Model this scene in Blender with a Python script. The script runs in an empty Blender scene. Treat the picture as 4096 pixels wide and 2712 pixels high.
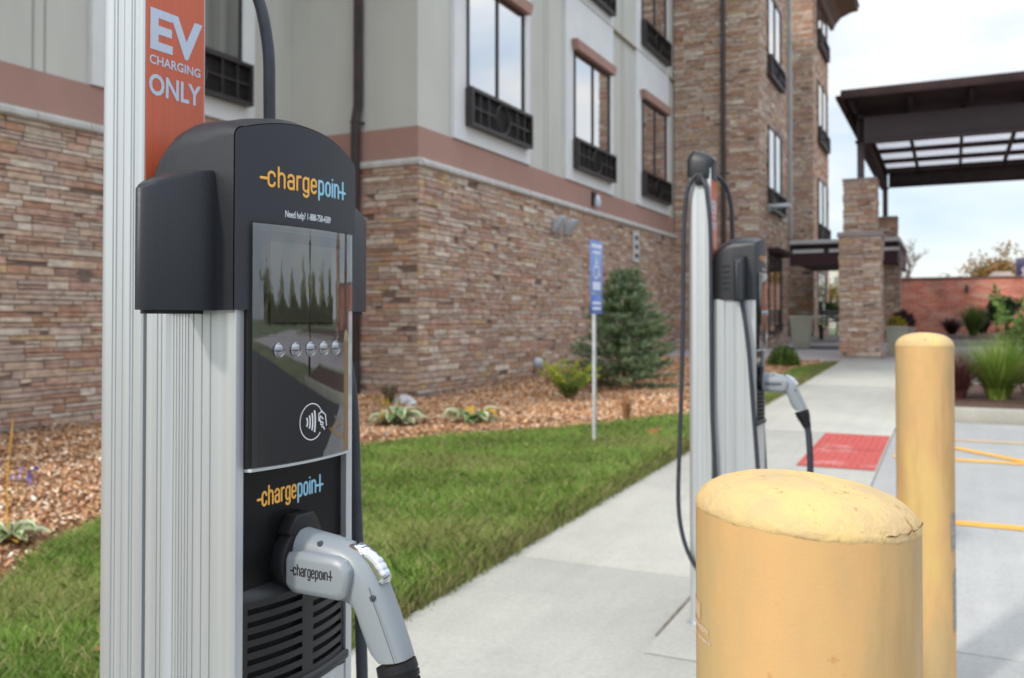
import bpy, bmesh, math, random
import numpy as np
from math import sin, cos, pi, radians, sqrt, atan2
from mathutils import Vector, Matrix

SC = bpy.context.scene
# ------------------------------------------------------------------ camera
cam_d = bpy.data.cameras.new("camera")
cam = bpy.data.objects.new("camera", cam_d)
SC.collection.objects.link(cam)
cam.location = (0, 0, 1.25)
cam.rotation_euler = (radians(90.9), 0, radians(26.2))
cam_d.lens = 31.41
cam_d.sensor_width = 36
cam_d.shift_y = -0.03315
cam_d.clip_start = 0.05
cam_d.clip_end = 3000
cam_d.dof.use_dof = True
cam_d.dof.focus_distance = 0.87
cam_d.dof.aperture_fstop = 8.5
SC.camera = cam
# ------------------------------------------------------------------ world
SUN_EL = radians(36)
SUN_AZ = Vector((-0.36, -0.93, 0)).normalized()
w = bpy.data.worlds.new("World")
SC.world = w
w.use_nodes = True
nt = w.node_tree
nt.nodes.clear()
N = nt.nodes.new
L = nt.links.new
out = N("ShaderNodeOutputWorld")
bg = N("ShaderNodeBackground")
sky = N("ShaderNodeTexSky")
sky.sky_type = 'NISHITA'
sky.sun_disc = False
sky.sun_elevation = SUN_EL
sky.sun_rotation = atan2(SUN_AZ.x, SUN_AZ.y)
sky.air_density = 1.0
sky.dust_density = 1.5
tc = N("ShaderNodeTexCoord")
mp = N("ShaderNodeMapping")
mp.inputs['Scale'].default_value = (1.0, 1.0, 2.6)
n1 = N("ShaderNodeTexNoise")
n1.inputs['Scale'].default_value = 2.6
n1.inputs['Detail'].default_value = 9
n1.inputs['Roughness'].default_value = 0.55
n1.inputs['Distortion'].default_value = 0.25
cr = N("ShaderNodeValToRGB")
cr.color_ramp.elements[0].position = 0.40
cr.color_ramp.elements[0].color = (0.62, 0.62, 0.62, 1)
cr.color_ramp.elements[1].position = 0.60
cr.color_ramp.elements[1].color = (1, 1, 1, 1)
n2 = N("ShaderNodeTexNoise")
n2.inputs['Scale'].default_value = 5.0
n2.inputs['Detail'].default_value = 6
cr2 = N("ShaderNodeValToRGB")
cr2.color_ramp.elements[0].position = 0.36
cr2.color_ramp.elements[0].color = (4.5, 5.2, 6.0, 1)
cr2.color_ramp.elements[1].position = 0.58
cr2.color_ramp.elements[1].color = (6.2, 6.35, 6.5, 1)
mx = N("ShaderNodeMixRGB")
L(tc.outputs['Generated'], mp.inputs[0])
L(mp.outputs[0], n1.inputs['Vector'])
L(mp.outputs[0], n2.inputs['Vector'])
L(n1.outputs[0], cr.inputs[0])
L(n2.outputs[0], cr2.inputs[0])
L(cr.outputs[0], mx.inputs[0])
L(sky.outputs[0], mx.inputs[1])
L(cr2.outputs[0], mx.inputs[2])
sx = N("ShaderNodeSeparateXYZ")
L(tc.outputs['Generated'], sx.inputs[0])
mr = N("ShaderNodeMapRange")   # overcast skies are brighter towards the zenith
mr.inputs['From Min'].default_value = 0.25; mr.inputs['From Max'].default_value = 0.95
mr.inputs['To Min'].default_value = 1.0; mr.inputs['To Max'].default_value = 2.3
L(sx.outputs['Z'], mr.inputs[0])
vm = N("ShaderNodeVectorMath"); vm.operation = 'SCALE'
L(mx.outputs[0], vm.inputs[0]); L(mr.outputs[0], vm.inputs['Scale'])
L(vm.outputs[0], bg.inputs[0])
bg.inputs[1].default_value = 0.135
L(bg.outputs[0], out.inputs[0])
# ------------------------------------------------------------------ sun
sl = bpy.data.lights.new("sun", 'SUN')
sl.energy = 1.8
sl.angle = radians(4)
sl.color = (1.0, 0.93, 0.84)
so = bpy.data.objects.new("sun", sl)
SC.collection.objects.link(so)
sd = Vector((SUN_AZ.x * cos(SUN_EL), SUN_AZ.y * cos(SUN_EL), sin(SUN_EL)))
so.rotation_euler = sd.to_track_quat('Z', 'Y').to_euler()
so.location = sd * 50
# ------------------------------------------------------------------ view
SC.view_settings.view_transform = 'Standard'
SC.view_settings.look = 'None'
SC.view_settings.exposure = 0.3
SC.view_settings.gamma = 1.0
SC.render.engine = 'CYCLES'
SC.cycles.max_bounces = 7
SC.cycles.diffuse_bounces = 3
SC.cycles.glossy_bounces = 4
SC.cycles.transparent_max_bounces = 12

S = 0.0235
def gz(y):
    return S * max(-12.0, min(y, 30.0))

# ================================================================== helpers
class MB:
    def __init__(self):
        self.v = []; self.f = []; self.c = []; self.s = []
    def add(self, vs, fs, col=None, smooth=False):
        o = len(self.v)
        self.v += [tuple(p) for p in vs]
        for f in fs:
            self.f.append(tuple(i + o for i in f)); self.c.append(col); self.s.append(smooth)
        return self
    def box(self, x0, x1, y0, y1, z0, z1, col=None, M=None):
        vs = [(x, y, z) for z in (z0, z1) for y in (y0, y1) for x in (x0, x1)]
        if M is not None: vs = [M @ Vector(p) for p in vs]
        return self.add(vs, [(0, 2, 3, 1), (4, 5, 7, 6), (0, 1, 5, 4), (2, 6, 7, 3), (0, 4, 6, 2), (1, 3, 7, 5)], col)
    def prism(self, poly, a, b, fn, col=None, smooth=False):
        """poly 2D list; fn(u,v,w) -> 3D; extruded from w=a to w=b"""
        n = len(poly)
        vs = [fn(p[0], p[1], a) for p in poly] + [fn(p[0], p[1], b) for p in poly]
        self.add(vs, [(i, (i + 1) % n, n + (i + 1) % n, n + i) for i in range(n)], col, smooth)
        self.add(vs, [tuple(range(n))[::-1], tuple(range(n, 2 * n))], col)
        return self
    def loft(self, rings, close=True, cap=True, col=None, smooth=True):
        n = len(rings[0]); vs = [p for r in rings for p in r]; fs = []
        for i in range(len(rings) - 1):
            for j in range(n if close else n - 1):
                k = (j + 1) % n
                fs.append((i * n + j, i * n + k, (i + 1) * n + k, (i + 1) * n + j))
        self.add(vs, fs, col, smooth)
        if cap:
            self.add(rings[0], [tuple(range(n))[::-1]], col)
            self.add(rings[-1], [tuple(range(n))], col)
        return self
    def tube(self, path, r, n=10, flat=None, cap=True, col=None):
        """flat = (axis Vector, factor) squash along an axis"""
        pts = [Vector(p) for p in path]; rings = []
        up = None
        for i, p in enumerate(pts):
            a = pts[max(0, i - 1)]; b = pts[min(len(pts) - 1, i + 1)]
            t = (b - a)
            if t.length < 1e-9: t = Vector((0, 0, 1))
            t.normalize()
            if up is None:
                up = Vector((0, 0, 1)) if abs(t.z) < 0.9 else Vector((1, 0, 0))
            x = t.cross(up)
            if x.length < 1e-6: x = t.cross(Vector((0.3, 1, 0.2)))
            x.normalize(); y = x.cross(t).normalized(); up = y
            rr = r[i] if isinstance(r, (list, tuple)) else r
            ring = []
            for k in range(n):
                an = 2 * pi * k / n
                d = x * cos(an) * rr + y * sin(an) * rr
                if flat is not None:
                    ax, fa = flat
                    d = d - ax * d.dot(ax) * (1 - fa)
                ring.append(p + d)
            rings.append(ring)
        return self.loft(rings, True, cap, col)
    def cyl(self, c, r, z0, z1, n=24, r2=None, col=None):
        r2 = r if r2 is None else r2
        return self.loft([[(c[0] + r * cos(2 * pi * k / n), c[1] + r * sin(2 * pi * k / n), z0) for k in range(n)],
                          [(c[0] + r2 * cos(2 * pi * k / n), c[1] + r2 * sin(2 * pi * k / n), z1) for k in range(n)]], col=col)
    def lathe(self, c, prof, n=32, col=None):
        return self.loft([[(c[0] + r * cos(2 * pi * k / n), c[1] + r * sin(2 * pi * k / n), z) for k in range(n)] for r, z in prof], col=col)
    def xf(self, M):
        self.v = [tuple(M @ Vector(p)) for p in self.v]; return self
    def build(self, name, mat, parent=None, org=None, bevel=0, label=None, angle=35, mesh_only=False):
        if parent is not None: org = ORG.get(parent.name, (0, 0, 0))
        if org is None: org = (0, 0, 0)
        me = bpy.data.meshes.new(name)
        ox, oy, oz = org
        me.from_pydata([(x - ox, y - oy, z - oz) for x, y, z in self.v], [], self.f)
        if any(c is not None for c in self.c):
            at = me.attributes.new("Col", 'FLOAT_COLOR', 'FACE')
            buf = []
            for c in self.c:
                c = c or (0.3, 0.3, 0.3)
                buf += [c[0], c[1], c[2], 1.0]
            at.data.foreach_set("color", buf)
        me.polygons.foreach_set("use_smooth", self.s)
        me.update()
        if bevel > 0:
            bm = bmesh.new(); bm.from_mesh(me)
            bmesh.ops.remove_doubles(bm, verts=bm.verts, dist=1e-5)
            es = [e for e in bm.edges if len(e.link_faces) == 2 and e.calc_face_angle(0) > radians(28)]
            bmesh.ops.bevel(bm, geom=es, offset=bevel, segments=2, affect='EDGES', profile=0.5, clamp_overlap=True)
            for f in bm.faces: f.smooth = True
            bm.to_mesh(me); bm.free()
            me.set_sharp_from_angle(angle=radians(40))
        elif any(self.s):
            bm = bmesh.new(); bm.from_mesh(me)
            bmesh.ops.remove_doubles(bm, verts=bm.verts, dist=1e-6)
            bmesh.ops.recalc_face_normals(bm, faces=bm.faces)
            bm.to_mesh(me); bm.free()
            me.set_sharp_from_angle(angle=radians(angle))
        if mat: me.materials.append(mat)
        if mesh_only: return me
        o = bpy.data.objects.new(name, me)
        SC.collection.objects.link(o)
        if parent is not None: o.parent = parent
        else: o.location = org
        ORG[o.name] = org
        if label: o['label'] = label
        return o
ORG = {}
def tag(o, label=None, cat=None, group=None, kind=None):
    if label: o['label'] = label
    if cat: o['category'] = cat
    if group: o['group'] = group
    if kind: o['kind'] = kind
    return o
def root(name, loc, label, cat, group=None, world=True, rz=0):
    """world=True: parts are given in world coordinates; else in local ones"""
    o = bpy.data.objects.new(name, None)
    o.empty_display_size = 0.1
    SC.collection.objects.link(o)
    o.location = loc; o.rotation_euler = (0, 0, rz)
    ORG[o.name] = tuple(loc) if world else (0, 0, 0)
    return tag(o, label, cat, group)
def copy_tree(o, parent=None):
    c = o.copy(); SC.collection.objects.link(c)
    if parent is not None: c.parent = parent
    for ch in list(o.children): copy_tree(ch, c)
    return c

# ------------------------------------------------------------------ materials
def nodes(name):
    m = bpy.data.materials.new(name); m.use_nodes = True
    t = m.node_tree; b = t.nodes["Principled BSDF"]
    return m, t, b
def objcoord(t, scale=(1, 1, 1)):
    c = t.nodes.new("ShaderNodeTexCoord"); mpp = t.nodes.new("ShaderNodeMapping")
    mpp.inputs['Scale'].default_value = scale
    t.links.new(c.outputs['Object'], mpp.inputs[0]); return mpp.outputs[0]
def noise(t, vec, scale, detail=4, rough=0.55):
    n = t.nodes.new("ShaderNodeTexNoise")
    n.inputs['Scale'].default_value = scale; n.inputs['Detail'].default_value = detail
    n.inputs['Roughness'].default_value = rough
    t.links.new(vec, n.inputs['Vector']); return n.outputs[0]
def ramp(t, fac, stops):
    r = t.nodes.new("ShaderNodeValToRGB")
    while len(r.color_ramp.elements) < len(stops): r.color_ramp.elements.new(0.5)
    for e, (p, c) in zip(r.color_ramp.elements, stops):
        e.position = p; e.color = (*c, 1) if len(c) == 3 else c
    t.links.new(fac, r.inputs[0]); return r.outputs[0]
def mixc(t, a, b, fac, mode='MIX'):
    m = t.nodes.new("ShaderNodeMixRGB"); m.blend_type = mode
    for i, x in ((1, a), (2, b)):
        if isinstance(x, tuple): m.inputs[i].default_value = (*x, 1)
        else: t.links.new(x, m.inputs[i])
    if isinstance(fac, (int, float)): m.inputs[0].default_value = fac
    else: t.links.new(fac, m.inputs[0])
    return m.outputs[0]
def bump(t, b, h, strength, dist=0.01):
    n = t.nodes.new("ShaderNodeBump"); n.inputs['Strength'].default_value = strength
    n.inputs['Distance'].default_value = dist
    t.links.new(h, n.inputs['Height']); t.links.new(n.outputs[0], b.inputs['Normal'])
def M(name, col, rough=0.6, metal=0.0, var=0.0, vscale=3.0, bs=0.0, bscale=60, bdist=0.005, scale=(1, 1, 1), spec=0.5, col2=None, coat=0):
    m, t, b = nodes(name)
    b.inputs['Roughness'].default_value = rough; b.inputs['Metallic'].default_value = metal
    b.inputs['Specular IOR Level'].default_value = spec
    if coat: b.inputs['Coat Weight'].default_value = coat
    b.inputs['Base Color'].default_value = (*col, 1)
    if var or bs or col2:
        v = objcoord(t, scale)
        if var or col2:
            c2 = col2 or tuple(x * (1 - var) for x in col)
            c1 = col if col2 else tuple(min(1, x * (1 + var)) for x in col)
            n = noise(t, v, vscale, 6)
            t.links.new(ramp(t, n, [(0.35, c1), (0.65, c2)]), b.inputs['Base Color'])
        if bs:
            bump(t, b, noise(t, v, bscale, 4), bs, bdist)
    return m
def colattr(name, rough=0.85, bs=0.3, bscale=30, bdist=0.01, nmul=0.25, nscale=14, transl=0.0, stretch=(1, 1, 1)):
    m, t, b = nodes(name)
    a = t.nodes.new("ShaderNodeAttribute"); a.attribute_name = "Col"
    v = objcoord(t, stretch)
    n = noise(t, v, nscale, 5)
    g = ramp(t, n, [(0.3, (1 - nmul,) * 3), (0.7, (1 + nmul,) * 3)])
    t.links.new(mixc(t, a.outputs['Color'], g, 1.0, 'MULTIPLY'), b.inputs['Base Color'])
    b.inputs['Roughness'].default_value = rough
    b.inputs['Specular IOR Level'].default_value = 0.3
    if bs: bump(t, b, noise(t, v, bscale, 5), bs, bdist)
    if transl:
        tr = t.nodes.new("ShaderNodeBsdfTranslucent"); ms = t.nodes.new("ShaderNodeMixShader")
        t.links.new(a.outputs['Color'], tr.inputs[0]); ms.inputs[0].default_value = transl
        t.links.new(b.outputs[0], ms.inputs[1]); t.links.new(tr.outputs[0], ms.inputs[2])
        t.links.new(ms.outputs[0], t.nodes["Material Output"].inputs[0])
    return m
mStone = colattr("ledge_stone", 0.9, 0.6, 28, 0.012, 0.28, 9, stretch=(1, 1, 2.2))
mChip = colattr("wood_chips", 0.9, 0.2, 80, 0.003, 0.2, 60)
mLeaf = colattr("foliage", 0.55, 0, nmul=0.1, nscale=4, transl=0.3)
mBark = colattr("bark", 0.9, 0.4, 40, 0.01, 0.25, 20)
mStucco = M("stucco", (0.55, 0.545, 0.495), 0.9, var=0.05, vscale=1.6, scale=(1, 1, .35), bs=0.25, bscale=220, bdist=0.003, spec=0.2)
mTrim = M("white_stucco", (0.72, 0.73, 0.73), 0.9, var=0.03, vscale=2, bs=0.2, bscale=220, bdist=0.003, spec=0.2)
mBand = M("mauve_stucco", (0.39, 0.235, 0.195), 0.9, var=0.05, vscale=1.5, bs=0.2, bscale=220, bdist=0.003, spec=0.2)
mLedge = M("cast_stone", (0.52, 0.51, 0.48), 0.85, var=0.12, vscale=7, bs=0.4, bscale=60)
mBronze = M("bronze_metal", (0.035, 0.028, 0.027), 0.45, metal=0.0, var=0.2, vscale=5)
mLouver = M("dark_louver", (0.03, 0.027, 0.025), 0.5)
mDown = M("dark_brown_pipe", (0.055, 0.04, 0.04), 0.45, var=0.2, vscale=4)
mDownL = M("pale_pipe", (0.42, 0.42, 0.41), 0.5, var=0.1)
mFixt = M("grey_fixture", (0.52, 0.58, 0.64), 0.4, metal=0.3, var=0.1)
mSteel = M("brown_painted_steel", (0.038, 0.025, 0.025), 0.75, var=0.2, vscale=3, spec=0.15)
mSteelG = M("grey_brown_steel", (0.10, 0.078, 0.092), 0.7, var=0.1, vscale=2)
mMaroon = M("maroon_fascia", (0.05, 0.016, 0.022), 0.7, var=0.15)
mWhiteMetal = M("pale_metal", (0.6, 0.6, 0.6), 0.5, var=0.05)
def mk_glasswin(name, base, fac, rough=0.03, curtain=None):
    m, t, b = nodes(name)
    b.inputs['Base Color'].default_value = (*base, 1); b.inputs['Roughness'].default_value = 0.8
    if curtain:
        v = objcoord(t, (1, 1, 0.02))
        n = noise(t, v, 9, 3)
        t.links.new(ramp(t, n, [(0.3, curtain), (0.7, base)]), b.inputs['Base Color'])
    g = t.nodes.new("ShaderNodeBsdfGlossy"); g.inputs['Roughness'].default_value = rough
    g.inputs['Color'].default_value = (0.95, 0.92, 0.89, 1)
    v2 = objcoord(t)
    nb = t.nodes.new("ShaderNodeBump"); nb.inputs['Strength'].default_value = 0.05; nb.inputs['Distance'].default_value = 0.02
    t.links.new(noise(t, v2, 1.3, 2), nb.inputs['Height']); t.links.new(nb.outputs[0], g.inputs['Normal'])
    ms = t.nodes.new("ShaderNodeMixShader"); ms.inputs[0].default_value = fac
    t.links.new(b.outputs[0], ms.inputs[1]); t.links.new(g.outputs[0], ms.inputs[2])
    t.links.new(ms.outputs[0], t.nodes["Material Output"].inputs[0])
    return m
mPane = mk_glasswin("window_glass", (0.05, 0.045, 0.04), 0.82, curtain=(0.13, 0.12, 0.11))
mPaneC = mk_glasswin("curtained_glass", (0.10, 0.10, 0.095), 0.12, curtain=(0.22, 0.22, 0.2))
def mk_concrete(name, c1, c2, bs=0.15):
    m, t, b = nodes(name)
    v = objcoord(t)
    n = noise(t, v, 0.9, 8, 0.6); n2 = noise(t, v, 55, 4)
    a = ramp(t, n, [(0.3, c1), (0.72, c2)])
    st = noise(t, objcoord(t, (7, 0.5, 1)), 1.6, 5)
    a = mixc(t, a, ramp(t, st, [(0.3, (0.95, 0.95, 0.95)), (0.7, (1.03, 1.03, 1.03))]), 1.0, 'MULTIPLY')
    a = mixc(t, a, ramp(t, n2, [(0.3, (0.90, 0.90, 0.90)), (0.7, (1.07, 1.07, 1.07))]), 1.0, 'MULTIPLY')
    big = noise(t, v, 0.35, 5, .7)
    a = mixc(t, a, ramp(t, big, [(0.35, (0.82, 0.82, 0.83)), (0.6, (1.02, 1.02, 1.0))]), 1.0, 'MULTIPLY')
    sp = noise(t, v, 13, 2)
    a = mixc(t, a, (0.2, 0.17, 0.14), ramp(t, sp, [(0.74, (0, 0, 0)), (0.80, (0.6, 0.6, 0.6))]))
    t.links.new(a, b.inputs['Base Color'])
    b.inputs['Roughness'].default_value = 0.85; b.inputs['Specular IOR Level'].default_value = 0.3
    bump(t, b, n2, bs, 0.004)
    return m
mWalk = mk_concrete("broom_concrete", (0.53, 0.52, 0.465), (0.46, 0.45, 0.405))
mLot = mk_concrete("lot_concrete", (0.47, 0.47, 0.465), (0.39, 0.395, 0.395))
mPad = mk_concrete("fresh_concrete", (0.54, 0.53, 0.48), (0.48, 0.47, 0.43))
mKerb = mk_concrete("kerb_concrete", (0.44, 0.43, 0.38), (0.36, 0.35, 0.31))
mDark = M("joint_soil", (0.20, 0.18, 0.14), 0.95, var=0.3, vscale=20)
mGround = M("far_ground", (0.15, 0.17, 0.08), 0.95, var=0.25, vscale=0.3)
mSoil = M("mulch_soil", (0.20, 0.10, 0.055), 0.95, var=0.3, vscale=25, bs=0.5, bscale=60, bdist=0.02)
mLawn = M("lawn_soil", (0.06, 0.09, 0.02), 0.95, var=0.4, vscale=6)
mPaint = M("yellow_line_paint", (0.78, 0.40, 0.05), 0.7, var=0.1, vscale=14)
mRed, t_, b_ = nodes("red_mat")
v_ = objcoord(t_)
n_ = noise(t_, v_, 3.5, 6)
wr = noise(t_, v_, 40, 3)
c_ = ramp(t_, wr, [(0.3, (0.44, 0.06, 0.055)), (0.7, (0.54, 0.12, 0.10))])
c_ = mixc(t_, c_, (0.60, 0.36, 0.34), ramp(t_, n_, [(0.56, (0, 0, 0)), (0.70, (0.75, 0.75, 0.75))]))
t_.links.new(c_, b_.inputs['Base Color']); b_.inputs['Roughness'].default_value = 0.75

# ================================================================== SETTING
def ground_quad(mb, x0, x1, y0, y1, off, ny=1):
    ys = [y0 + (y1 - y0) * i / ny for i in range(ny + 1)]
    if y0 < 30 < y1: ys = sorted(set(ys + [30.0]))
    if y0 < -12 < y1: ys = sorted(set(ys + [-12.0]))
    for a, b in zip(ys[:-1], ys[1:]):
        mb.add([(x0, a, gz(a) + off), (x1, a, gz(a) + off), (x1, b, gz(b) + off), (x0, b, gz(b) + off)], [(0, 1, 2, 3)])
g = MB(); ground_quad(g, -900, 900, -900, 1500, -0.03)
tag(g.build("ground", mGround), kind='structure')
# sidewalk slabs (real gaps between them)
XS0, XS1 = -1.95, -0.485
sw = MB()
cuts = [-6, -2.6, 0.6, 3.965, 8.70, 13.4, 18.6]
rs = random.Random(4)
def slab(mb, x0, x1, a, b, off=0.0, th=0.12):
    n = 10
    top = []
    # left edge slightly uneven
    pts = [(x0, a)] + [(x1, a), (x1, b)] + [(x0, b)]
    vs = [(x, y, gz(y) + off) for x, y in pts] + [(x, y, gz(y) + off - th) for x, y in pts]
    mb.add(vs, [(0, 1, 2, 3), (0, 4, 5, 1), (1, 5, 6, 2), (2, 6, 7, 3), (3, 7, 4, 0)])
for a, b in zip(cuts[:-1], cuts[1:]):
    gap = 0.003
    slab(sw, XS0 + rs.uniform(-0.01, 0.015), XS1 - 0.003, a + 0.003, b - gap)
o = sw.build("sidewalk", mWalk, bevel=0.006); tag(o, kind='structure')
jf = MB(); ground_quad(jf, -2.0, -0.47, -6, 18.6, -0.012)
tag(jf.build("joint_filler_ground", mDark), kind='structure')
# parking lot slabs
lot = MB()
lx = [XS1, 2.9]
ly = [-20, -4, 0.2, 3.52, 9.86]
for a, b in zip(ly[:-1], ly[1:]):
    for c, d in zip(lx[:-1], lx[1:]):
        slab(lot, c + 0.004, d - 0.004, a + 0.004, b - 0.004)
tag(lot.build("parking_lot", mLot, bevel=0.004), kind='structure')
jl = MB(); ground_quad(jl, -0.49, 2.92, -20, 9.86, -0.014)
tag(jl.build("lot_joint_ground", mDark), kind='structure')
# patio / driveway under the porte-cochere, beyond the planting island
pt = MB()
slab(pt, -6.0, 40, 18.6, 24.7, 0.0); slab(pt, -9, 40, 24.71, 29.5, -0.003)
tag(pt.build("driveway", M("driveway_concrete", (0.42, 0.38, 0.38), 0.85, var=0.1, vscale=1.2)), kind='structure')
sp = MB(); slab(sp, -0.475, 40, 13.35, 18.59, -0.004)
tag(sp.build("drive_apron", M("apron_concrete", (0.46, 0.42, 0.42), 0.85, var=0.08, vscale=1.2)), kind='structure')
al = MB(); ground_quad(al, 2.93, 40, -20, 9.86, -0.004)  # unseen dark lane, added so the display cover reflects less brightness low down
tag(al.build("added_dark_lane", M("added_asphalt", (0.05, 0.05, 0.052), 0.9, var=0.15, vscale=3, bs=.3, bscale=150)), kind='structure')
# painted lines
ln = MB()
def line(mb, x0, y0, x1, y1, wd, off=0.004):
    d = Vector((x1 - x0, y1 - y0)); d.normalize(); n = Vector((-d.y, d.x)) * wd / 2
    P = [(x0 + n.x, y0 + n.y), (x0 - n.x, y0 - n.y), (x1 - n.x, y1 - n.y), (x1 + n.x, y1 + n.y)]
    mb.add([(x, y, gz(y) + off) for x, y in P], [(0, 1, 2, 3)])
line(ln, -0.42, 5.50, 3.2, 5.50, 0.11)
line(ln, -0.42, 7.60, 3.2, 7.60, 0.11)
for k in range(3): line(ln, -0.35 + k * 1.25 , 8.55 + 0.0, 0.52 + k * 1.25, 7.66, 0.10, 0.006)
tag(ln.build("yellow_parking_lines", mPaint), kind='structure')
lf = MB(); line(lf, -0.42, 8.64, 3.2, 8.64, 0.085)
tag(lf.build("faded_parking_line", M("faded_yellow_paint", (0.60, 0.42, 0.22), 0.8, var=0.1, vscale=14)), kind='structure')
# detectable warning mat with domes
rm = MB()
ground_quad(rm, -1.045, -0.50, 6.90, 7.77, 0.005); ground_quad(rm, -1.045, -0.50, 7.79, 8.64, 0.005)
for i in range(11):
    for j in range(34):
        x = -1.02 + i * 0.05; y = 6.93 + j * 0.0505
        if abs(y - 7.78) < 0.02: continue
        z = gz(y) + 0.005; r = 0.011
        rm.add([(x + r * cos(a), y + r * sin(a), z) for a in (0, pi / 2, pi, 3 * pi / 2)] + [(x + .6 * r * cos(a), y + .6 * r * sin(a), z + 0.005) for a in (0, pi / 2, pi, 3 * pi / 2)],
               [(0, 1, 5, 4), (1, 2, 6, 5), (2, 3, 7, 6), (3, 0, 4, 7), (4, 5, 6, 7)])
tag(rm.build("tactile_paving", mRed), kind='structure')
# concrete pad collar round the far charging station
pad = MB()
ground_quad(pad, -0.985, -0.50, 3.05, 3.80, 0.0025)
tag(pad.build("station_pad_concrete", mPad), kind='structure')
cj = MB(); line(cj, -0.99, 3.22, -0.985, 3.72, 0.012, 0.0055)
tag(cj.build("control_joint", mDark), kind='structure')

# planting bed outline (grass / mulch border)
BED = [(-2.6, -3.0), (-2.9, 0.5), (-3.35, 1.9), (-3.75, 2.55), (-4.12, 3.05), (-4.32, 3.5), (-4.5, 4.6), (-4.47, 6.0), (-4.2, 6.9), (-3.75, 7.35), (-3.27, 7.75), (-2.85, 8.4), (-2.5, 9.1), (-2.36, 10.5), (-2.34, 13.0), (-2.42, 15.2), (-2.3, 16.6), (-2.0, 17.9)]
def bedx(y):
    for (x0, y0), (x1, y1) in zip(BED[:-1], BED[1:]):
        if y0 <= y <= y1: return x0 + (x1 - x0) * (y - y0) / (y1 - y0)
    return BED[0][0] if y < BED[0][1] else BED[-1][0]
lw = MB()
for i in range(60):
    a = -3 + i * 20.9 / 60; b = a + 20.9 / 60
    lw.add([(bedx(a), a, gz(a) + 0.008), (-1.955, a, gz(a) - 0.008), (-1.955, b, gz(b) - 0.008), (bedx(b), b, gz(b) + 0.008)], [(0, 1, 2, 3)])
tag(lw.build("lawn_ground", mLawn), kind='structure')
def wallx(y): return -8.15 if y < 9.68 else (-6.1 if y < 21.45 else -4.06)
def mulch_h(x, y):
    e = x - bedx(y)   # negative inside bed
    d = min(1, max(0, -e / 0.35))
    return 0.035 * d + 0.012 * sin(3.1 * x + 1.7 * y) + 0.01 * sin(7 * x - 5 * y)
mu = MB()
nx, ny = 26, 70
vs = []
for j in range(ny + 1):
    y = -3 + 20.9 * j / ny
    for i in range(nx + 1):
        f = i / nx; x = bedx(y) + f * (-8.3 - bedx(y))
        vs.append((x, y, gz(y) + mulch_h(x, y)))
fs = [(j * (nx + 1) + i, (j + 1) * (nx + 1) + i, (j + 1) * (nx + 1) + i + 1, j * (nx + 1) + i + 1) for j in range(ny) for i in range(nx)]
mu.add(vs, fs, None, True)
tag(mu.build("planting_bed", mSoil), kind='structure')

def np_mesh(name, verts, nper, cols, mat, kind=None):
    """verts (n*nper,3): separate polygons of nper corners with a face colour"""
    n = len(verts) // nper
    me = bpy.data.meshes.new(name)
    me.vertices.add(n * nper); me.loops.add(n * nper); me.polygons.add(n)
    me.vertices.foreach_set("co", verts.astype(np.float32).ravel())
    me.loops.foreach_set("vertex_index", np.arange(n * nper, dtype=np.int32))
    me.polygons.foreach_set("loop_start", np.arange(0, n * nper, nper, dtype=np.int32))
    me.polygons.foreach_set("loop_total", np.full(n, nper, dtype=np.int32))
    me.update()
    at = me.attributes.new("Col", 'FLOAT_COLOR', 'FACE')
    c = np.ones((n, 4), dtype=np.float32); c[:, :3] = cols
    at.data.foreach_set("color", c.ravel())
    me.materials.append(mat)
    o = bpy.data.objects.new(name, me); SC.collection.objects.link(o)
    if kind: o['kind'] = kind
    return o
R = np.random.default_rng(7)
bxs = np.array([p[1] for p in BED]); bxv = np.array([p[0] for p in BED])
# mulch chips
def chips(n, xlo, xhi, ylo, yhi, smin, smax):
    x = R.uniform(xlo, xhi, n); y = R.uniform(ylo, yhi, n)
    bx = np.interp(y, bxs, bxv) + R.normal(0, 0.03, n)
    wx = np.where(y < 9.66, -8.1, np.where(y < 21.4, -6.05, -4.0))
    k = (x < bx) & (x > wx); x, y = x[k], y[k]; n = len(x)
    e = -(x - np.interp(y, bxs, bxv)); d = np.clip(e / 0.35, 0, 1)
    z = S * y + 0.035 * d + 0.012 * np.sin(3.1 * x + 1.7 * y) + 0.01 * np.sin(7 * x - 5 * y) + R.uniform(0.002, 0.02, n)
    L_ = R.uniform(smin, smax, n); W_ = L_ * R.uniform(0.3, 0.75, n)
    th = R.uniform(0, 2 * pi, n); ti = R.normal(0, 0.45, n); tj = R.normal(0, 0.45, n)
    ux = np.stack([np.cos(th), np.sin(th), ti], 1); uy = np.stack([-np.sin(th), np.cos(th), tj], 1)
    c = np.stack([x, y, z], 1)
    P = []
    for a, b in ((-1, -1), (1, -0.8), (0.9, 1), (-0.8, 0.9)):
        P.append(c + ux * (a * L_ / 2)[:, None] + uy * (b * W_ / 2)[:, None])
    v = np.stack(P, 1).reshape(-1, 3)
    pal = 1.22 * np.array([(0.46, 0.24, 0.115), (0.56, 0.34, 0.18), (0.33, 0.16, 0.08), (0.64, 0.46, 0.30), (0.78, 0.68, 0.56), (0.22, 0.11, 0.065), (0.50, 0.28, 0.14)])
    pr = np.array([0.26, 0.2, 0.11, 0.14, 0.08, 0.05, 0.16])
    col = pal[R.choice(len(pal), n, p=pr)] * R.uniform(0.8, 1.2, (n, 1))
    # wall shade painted into the chip colour, darker close to the wall
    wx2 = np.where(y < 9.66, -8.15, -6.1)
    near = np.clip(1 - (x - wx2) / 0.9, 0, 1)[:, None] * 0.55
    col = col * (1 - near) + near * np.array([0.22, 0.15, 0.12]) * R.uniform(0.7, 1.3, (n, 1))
    return v, col
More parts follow.
